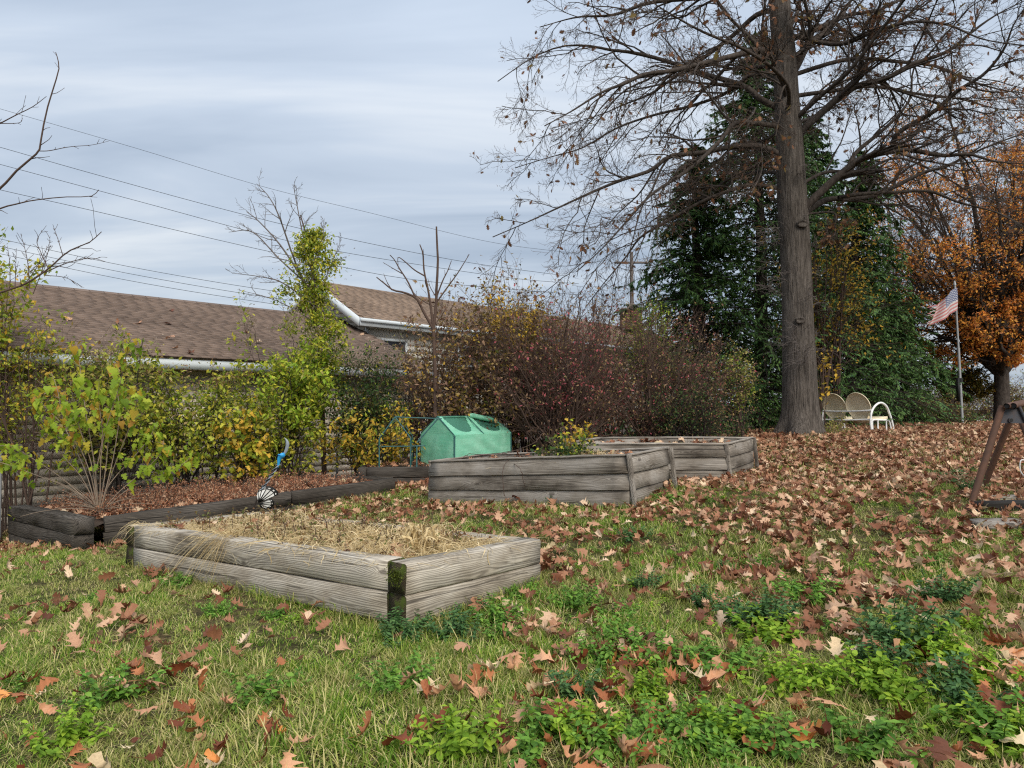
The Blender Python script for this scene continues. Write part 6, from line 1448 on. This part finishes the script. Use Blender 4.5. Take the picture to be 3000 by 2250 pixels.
# ---------------------------------------------------------------- weeds in the lawn
WM = [leaf_mat('weed green', [(0, c4(0.070, 0.165, 0.021)), (.5, c4(0.135, 0.280, 0.037)), (1, c4(0.213, 0.368, 0.052))], transl=.3), leaf_mat('weed lime', [(0, c4(0.127, 0.241, 0.017)), (.5, c4(0.227, 0.381, 0.029)), (1, c4(0.354, 0.483, 0.046))], transl=.35), leaf_mat('weed dark', [(0, c4(0.037, 0.095, 0.028)), (.5, c4(0.070, 0.152, 0.044)), (1, c4(0.121, 0.217, 0.063))], transl=.2)]
def weed_mesh(seed, mat, hgt=.13, nst=9, ls=.04, rad_=.10):
    r = np.random.default_rng(seed); Ps, Ds, Ss, Us = [], [], [], []; stems = []
    for i in range(nst):
        a = r.uniform(0, 6.28); rr0 = rad_ * r.random() ** .7; p0 = np.array([math.cos(a) * rr0 * .5, math.sin(a) * rr0 * .5, -.01]); h = hgt * r.uniform(.5, 1.1); tip = p0 + np.array([math.cos(a) * rr0 * 1.1, math.sin(a) * rr0 * 1.1, h]); c_ = p0 + (tip - p0) * np.linspace(0, 1, 6)[:, None] + r.normal(size=(6, 3)) * .004; stems.append(c_)
        nn_ = int(5 + h / .022)
        for j in range(nn_):
            f = .15 + .85 * (j + 1) / nn_; p = p0 + (tip - p0) * f; b_ = j * 1.57 + r.normal() * .3
            for sgn in (0, math.pi):
                d = np.array([math.cos(b_ + sgn), math.sin(b_ + sgn), r.uniform(-.1, .75) if f > .8 else r.uniform(-.4, .4)]); Ps.append(p); Ds.append(d); Ss.append(ls * r.uniform(.7, 1.25) * (1.1 - .45 * f)); Us.append(np.array([0, 0, 1]) + r.normal(size=3) * .25)
    tpl = leaf_tpl([(0, .03, 0), (.25, .22, 0), (.55, .27, 0), (.82, .14, 0), (1, .0, 0)], .3, .25)
    global rng; V, F, nv = place(tpl, np.array(Ps), np.array(Ds), norm(np.array(Us)), np.array(Ss)); V2, F2 = tubes(np.array(stems), np.full((nst, 6), .0022), 3)
    return mesh_np('leafy_weed', np.vstack([V, V2]), np.vstack([F, F2 + len(V)]), mat, np.concatenate([np.repeat(r.random(len(Ps)), nv), np.full(len(V2), .3)]))
WV = {k: [weed_mesh(10 * k + i, WM[k], (.10, .11, .14)[k] * (1 + .25 * i), 11 + 4 * i, (.046, .052, .044)[k], .15) for i in range(3)] for k in range(3)}
def on_ground(px, py):
    a = P(px, py, 1) - np.array([0, 0, CH]); d = 1.5
    for _ in range(400):
        p = np.array([0, 0, CH]) + a * d
        if p[2] <= g1(p[0], p[1]): break
        d += .03 if d < 12 else .1
    return p
# (display px, display py, kind 0 green 1 lime 2 dark, size)
WE = [(855,1372,2,1.3),(905,1330,2,1.5),(950,1370,2,1.5),(985,1330,2,1.5),(935,1320,2,1.6),(1000,1385,2,1.3),(880,1395,2,1.1),(1035,1345,0,1.1),(1070,1345,0,1.3),(1085,1375,0,1.0),(860,1490,0,1.3),(250,1510,0,1.4),(565,1510,0,1.3),(140,1620,1,1.1),(1155,1585,0,1.5),(1265,1595,1,1.2),(1240,1310,0,1.3),(1375,1165,2,1.4),(1390,1275,2,1.0),(1355,1395,0,1.3),(1300,1440,0,1.2),(1440,1430,0,1.5),(1480,1450,0,1.5),(1560,1450,0,1.4),(1595,1350,2,1.4),(1680,1385,1,1.7),(1730,1300,0,1.6),(1705,1290,0,1.2),(1655,1345,2,1.4),(1930,1400,2,1.9),(1900,1440,2,1.2),(1935,1505,1,1.6),(1890,1480,1,1.0),(1755,1490,1,1.3),(1685,1500,1,1.3),(1855,1620,0,1.7),(1900,1640,0,1.5),(2025,1570,1,1.4),(2070,1520,2,1.5),(2045,1445,1,1.5),(2155,1590,0,1.5),(2190,1620,1,1.4),(1590,1600,0,1.6),(1640,1620,0,1.4),(1545,1590,1,1.2),(990,1625,1,1.3),(1340,1640,0,1.2),(1450,1600,0,1.2),(590,1340,0,.9),(390,1265,0,1.2),(640,1345,1,.8),(1250,1080,2,1.5),(1285,1075,2,1.1),(1445,1085,0,1.2),(1190,1095,2,1.0),(2060,1040,2,1.8),(2100,1065,2,1.2),(2030,1300,2,1.3),(2135,1480,1,1.0),(1545,1085,0,.8),(2010,1220,0,.8),(470,1330,0,.8),(30,1490,0,.8),(195,1300,0,.7),(1520,1310,2,1.0),(1340,1330,0,1.0),(1130,1290,0,1.0),(1250,1510,2,1.0),(1640,1230,0,1.0),(1380,1510,1,1.0),(1790,1360,0,.8),(2090,1360,1,.9),(1560,1240,2,.8),(960,1265,2,1.7),(1150,1650,0,1.2),(1560,1655,0,1.2)]
kindw = ['mid green leafy weed', 'lime green leafy weed', 'dark bluish green leafy weed']
def where(x, y):
    if x < 800: return 'in the lawn left of the near planter corner'
    if y < 1130: return 'by the far planters on the rise'
    if 820 < x < 1100 and y < 1410: return 'against the near planter corner'
    if x < 1400: return 'in the near lawn below the pale planter'
    return 'among fallen leaves in the right lawn' if y < 1450 else 'at the near right of the lawn'
WO = []
q = lawn_pts(lambda x, y: (np.where(y < 7, 2.2, 1.2) * np.clip(.35 + .25 * x + .9 * nz2(x, y, 1.7, 5), 0, 2.2), 20.0), 10); n = len(q)
wcol = protos('low weed protos', [weed_mesh(60 + i, WM[i % 2], .06 + .02 * (i % 3), 5, .034, .11) for i in range(6)])
scatter('low_weeds', np.stack([q[:, 0], q[:, 1], gz(q[:, 0], q[:, 1])], 1), np.stack([rng.normal(size=n) * .15, rng.normal(size=n) * .15, rng.uniform(0, 6.28, n)], 1), rng.uniform(.5, 1.1, n), rng.integers(0, 6, n), wcol)
for (x, y, k, s_) in WE:
    p = on_ground(x * 1.3562, y * 1.3562); me = WV[k][int(rng.integers(0, 3))]
    o = link(bpy.data.objects.new('leafy_weed', me)); o.location = vec(p); o.rotation_euler = (0, 0, rng.uniform(0, 6)); f = s_ * .74; o.scale = (f, f, f * rng.uniform(.85, 1.15))
    WO.append((o, kindw[k] + ' ' + where(x, y), x))
ORD = ['leftmost', 'second from left', 'third from left', 'fourth from left', 'fifth from left', 'sixth from left', 'seventh from left', 'eighth from left', 'ninth from left', 'tenth from left', 'eleventh from left', 'twelfth from left']
byl = {}
for o, l_, x in WO: byl.setdefault(l_, []).append((x, o))
for l_, it in byl.items():
    it.sort(key=lambda w_: w_[0])
    for i, (x, o) in enumerate(it): tag(o, l_ if len(it) == 1 else l_ + ', ' + (ORD[i] if i < len(it) - 1 else 'rightmost'), 'weed', 'leafy weeds in the lawn')

# ---------------------------------------------------------------- what grows and lies in the planters
def bedpts(corners, n, shrink=.10):
    a, b_, c_, d_ = [np.array(q_, float) for q_ in corners]; u, v = rng.uniform(shrink, 1 - shrink, n)[:, None], rng.uniform(shrink, 1 - shrink, n)[:, None]
    return (a * (1 - u) + b_ * u) * (1 - v) + (d_ * (1 - u) + c_ * u) * v, u[:, 0], v[:, 0]
def blades(name, p, L, w, lean, mat, K_=7, updir=.6, label=None, dirs=None, drop=1.0, tw=1):
    n = len(p); a = rng.uniform(0, 6.28, n); h = np.stack([np.cos(a), np.sin(a), np.zeros(n)], 1) if dirs is None else norm(dirs + rng.normal(size=(n, 3)) * .25)
    L = L * rng.uniform(.5, 1.2, n); u = np.linspace(0, 1, K_); ln = lean * rng.uniform(.4, 1.4, n)
    c_ = p[:, None] + h[:, None] * (L * ln)[:, None, None] * (u ** 1.3)[None, :, None] + np.array([0, 0, 1]) * (L * updir)[:, None, None] * (u * (1.6 - drop * 1.25 * u))[None, :, None] + rng.normal(size=(n, K_, 3)).cumsum(1) * .006
    s_ = norm(np.cross(h, np.array([0, 0, 1.])) + rng.normal(size=(n, 3)) * .5); wd = (w * rng.uniform(.6, 1.3, n))[:, None, None] * np.array([.7] + [1] * (K_ - 3) + [.6, .1])[None, :, None]
    V = np.concatenate([c_ + s_[:, None] * wd, c_ - s_[:, None] * wd], 1).reshape(-1, 3)
    b_ = (np.arange(n) * 2 * K_)[:, None]; k = np.arange(K_ - 1)[None]; F = np.stack([b_ + k, b_ + k + 1, b_ + k + K_ + 1, b_ + k + K_], -1).reshape(-1, 4)
    o = link(bpy.data.objects.new(name, mesh_np(name, V, F, M[mat] if isinstance(mat, str) else mat, np.repeat(rng.random(n), 2 * K_)))); o['kind'] = 'stuff'
    if label: o['label'] = label
    return o
def stalks(name, corners, n, h, stem_mat, leafmat, nl, ls, label, shrink=.05, vmin=0, k1=3):
    q, u, v = bedpts(corners, n, shrink); k = v > vmin; q = q[k]; n = len(q); q[:, 2] -= .10
    d = norm(rng.normal(size=(n, 3)) * .35 + [0, 0, 1]); L = h * rng.uniform(.4, 1.2, n); uu = np.linspace(0, 1, 5)
    p = q[:, None] + d[:, None] * (L[:, None] * uu)[..., None] + rng.normal(size=(n, 5, 3)).cumsum(1) * .01; r_ = np.full((n, 5), .0028)
    a_, c_ = spawn(p, r_, k1, .25, .95, .25, .5, 45, .1, .15, 4, .8, .002)
    root = branches_obj(name, [(p, r_, 3), (a_, c_, 3)], M[stem_mat], None); root['kind'] = 'stuff'; root['label'] = label
    lo = leaves_on(a_, nl, LEAF_SMALL, ls, M[leafmat], 'leaves', root, .02, 0, .1); lo['kind'] = 'stuff'
    return root
q, u, v = bedpts(BED1, 8500, .0); q[:, 2] -= .05
blades('straw_grass', q, .24, .0016, 1.0, 'straw', updir=.32, label='tangled straw coloured grass filling the near planter')
q, u, v = bedpts(BED1, 1000, .02); q[:, 2] -= .06
blades('green_grass', q, .10, .002, .7, M['grass'], updir=.5, label='short green grass mixed into the straw of the near planter')
k_ = rng.integers(0, 26, 2600); cq, u, v = bedpts(BED1, 26, .06); q = cq[k_] + rng.normal(size=(2600, 3)) * np.array([.07, .07, .005]); q[:, 2] -= .05
blades('straw_tufts', q, .30, .0018, .7, 'straw', updir=.62, label='taller straw tufts standing up in the near planter')
M['lf_dry'] = lm('dry brown weed leaves', (.14, .07, .03), (.25, .14, .06), (.10, .14, .03), (.36, .24, .12))
stalks('brown_weeds', BED1, 260, .20, 'stem_brown', 'lf_dry', 3000, (.018, .04), 'brown and green weed stalks among the straw of the near planter', .05)
# upright curling pale grass tuft near the right end
q, u, v = bedpts(BED1, 800, 0); c0_ = P(1150, 1600, 5.25)[:2]; q = np.array([[c0_[0], c0_[1], q[:, 2].mean() - .06]]) + rng.normal(size=(800, 3)) * np.array([.30, .20, .01])
blades('curly_grass', q, .34, .0036, .75, 'straw', K_=10, updir=.75, drop=1.0, label='pale curling dry grass tuft standing in the near planter')
q = np.array([[*P(1225, 1560, 5.05)[:2], BED1[1][2] - .06]]) + rng.normal(size=(60, 3)) * np.array([.06, .06, .01])
blades('curly_grass', q, .34, .008, .35, 'straw', K_=12, updir=.85, drop=1.0, label='broad bleached grass blades at the right end of the near planter')
# swag hanging over the front timber
e_ = hor(NR - NL); c_ = NL * .55 + NR * .45; outw = hor(NL - FL)
q = c_ + e_ * rng.normal(size=(170, 1)) * .09 + hor(FL - NL) * rng.uniform(.0, .3, (170, 1)) + [0, 0, .01]
blades('hanging_grass', q, .50, .0014, .75, 'straw', K_=12, updir=.34, drop=2.6, dirs=np.repeat((outw * .9 - e_ * .35)[None], 170, 0), label='straw stalks hanging over the front timber of the near planter')
q = NL + e_ * rng.uniform(.0, .5, (40, 1)) + hor(FL - NL) * .1
blades('hanging_grass', q, .32, .0014, .8, 'straw', K_=10, updir=.3, drop=2.2, dirs=np.repeat(outw[None], 40, 0), label='straw stalks at the left end of the near planter')
def littered(corners, n, dz, label, s0=.09, s1=.15, shrink=.05):
    q, u, v = bedpts(corners, n, shrink); q[:, 2] += dz
    return scatter('leaf_litter', q, np.stack([rng.normal(size=n) * .4, rng.normal(size=n) * .4, rng.uniform(0, 6.28, n)], 1), rng.uniform(s0, s1, n), rng.integers(0, 24, n), lcol, label)
littered(BED1, 110, -.04, 'oak leaves caught in the near planter')
littered(BED3, 1300, -.07, 'oak leaves filling the long black planter', .08, .13)
littered(BED2, 130, -.07, 'oak leaves in the middle clapboard planter'); littered(BED4, 130, -.07, 'oak leaves in the far clapboard planter'); littered(BED5, 160, -.02, 'oak leaves on the greenhouse planter')
# russet dead weeds across the long planter
M['lf_russet'] = lm('russet weeds', (.19, .065, .032), (.36, .14, .07), (.50, .25, .14), (.58, .38, .24))
BED3w = [BED3[0], BED3[1], BED3[2], BED3[3]]
stalks('russet_weeds', BED3w, 900, .22, 'stem_brown', 'lf_russet', 13000, (.018, .035), 'russet dead weeds covering the long black planter', .06)
stalks('russet_weeds', BED5, 90, .12, 'stem_brown', 'lf_russet', 900, (.018, .03), 'russet dead weeds on the greenhouse planter')
# green and yellow clump in the middle planter
ctr2 = sum(np.array(b_) for b_ in BED2) / 4
cx2 = P(1680, 1300, 9.0)
bush('herb_clump', 'green herb clump with yellow leaves growing in the middle clapboard planter', 'plant', (1670, 1340), (1665, 1292, 1345, 95), 46, 'stem_tan', [('lf_dark', 500, (.03, .05), LB, .03, 0), ('lf_yg', 450, (.025, .045), LB, .03, 0), ('lf_dark', 900, (.025, .045), LB, .03, 0)], (4, 3), d=8.9, r0=.004, rmin=.002, basez=BED2[0][2] - .1)
bush('sprig', 'upright sprig of yellow lobed leaves in the middle clapboard planter', 'plant', (1680, 1340), (1678, 1240, 1300, 24), 6, 'stem_tan', [('lf_gold', 110, (.04, .065), LB, .02, -.2), ('lf_lime', 30, (.04, .06), LB, .02, -.2)], (3, 3), d=8.9, r0=.004, rmin=.002, basez=BED2[0][2] - .1)
q = np.array([[*P(1735, 1330, 8.8)[:2], BED2[1][2] - .09]]) + rng.normal(size=(140, 3)) * np.array([.14, .12, .01])
blades('dry_stalks', q, .24, .0022, .6, 'straw', updir=.65, label='dry straw stalks in the middle clapboard planter')
# dead vine trailing over the near face of the middle planter
mb = MB(); d2 = 8.9
for pts in ([(1560,1325,9.0),(1520,1335,9.0),(1485,1352,8.85),(1472,1385,8.75),(1474,1420,8.75),(1478,1455,8.75)], [(1500,1352,8.9),(1525,1375,8.6),(1532,1405,8.62),(1538,1425,8.62)], [(1300,1350,9.6),(1400,1335,9.4),(1500,1322,9.1),(1560,1300,9.0),(1590,1270,9.1)], [(1470,1330,9.2),(1540,1318,9.1),(1600,1330,8.8),(1650,1342,8.6)], [(1350,1345,9.5),(1380,1330,9.5),(1440,1338,9.3),(1560,1335,8.9)]):
    mb.tube(curve_pts([P(*p) for p in pts], 24) + rng.normal(size=(24, 3)) * .004, .0045, 4)
tag(mb.obj('dead_vine', M['stem_brown']), 'thin dead vine trailing over the front boards of the middle planter', 'vine')
q, u, v = bedpts(BED2, 500, .02); q[:, 2] -= .08; blades('straw_grass', q, .14, .0018, .9, 'straw', updir=.4, label='sparse dry grass in the middle clapboard planter')
q, u, v = bedpts(BED4, 160, .02); q[:, 2] -= .08; blades('straw_grass', q, .12, .002, .8, M['grass'], updir=.5, label='sparse green grass in the far clapboard planter')
# moss pad on the dark timber end
mc = P(1160, 1690, 4.27); n = 500; pm = mc + rng.normal(size=(n, 3)) * np.array([.022, .004, .026])
V, F, nv = place(LEAF_SMALL, pm, norm(rng.normal(size=(n, 3)) + [0, -1.2, .2]), norm(rng.normal(size=(n, 3))), rng.uniform(.008, .018, n))
M['moss'] = lm('moss', (.04, .06, .008), (.10, .13, .02), (.16, .19, .03))
tag(link(bpy.data.objects.new('moss_pad', mesh_np('moss_pad', V, F, M['moss'], np.repeat(rng.random(n), nv)))), 'pad of green moss on the dark end of the near planter timber', 'moss')
# taller grass fringe along planter feet
def fringe(a, b_, n, L, name='grass_fringe', label=None, off=.05):
    a, b_ = np.array(a, float), np.array(b_, float); f = rng.random((n, 1)) ; p = a * (1 - f) + b_ * f; nr = hor(np.cross(b_ - a, [0, 0, 1])); p = p + nr * rng.uniform(-off * .2, off, (n, 1)) * (1 if nr[1] < 0 else -1)
    p[:, 2] = gz(p[:, 0], p[:, 1]) - .01; return blades(name, p, L, .0018, .55, M['grass'], updir=.75, drop=.6, label=label)
fringe(NL, NR, 900, .13, label='taller grass along the foot of the near planter'); fringe(NR, FR, 700, .15, label='taller grass along the right foot of the near planter'); fringe(NL2, NR2, 1100, .12, label='taller grass along the foot of the middle planter'); fringe(NL3, FR3, 700, .14, label='straw and grass along the foot of the black planter'); fringe(NR2, FR2, 300, .12, label='grass along the right foot of the middle planter')
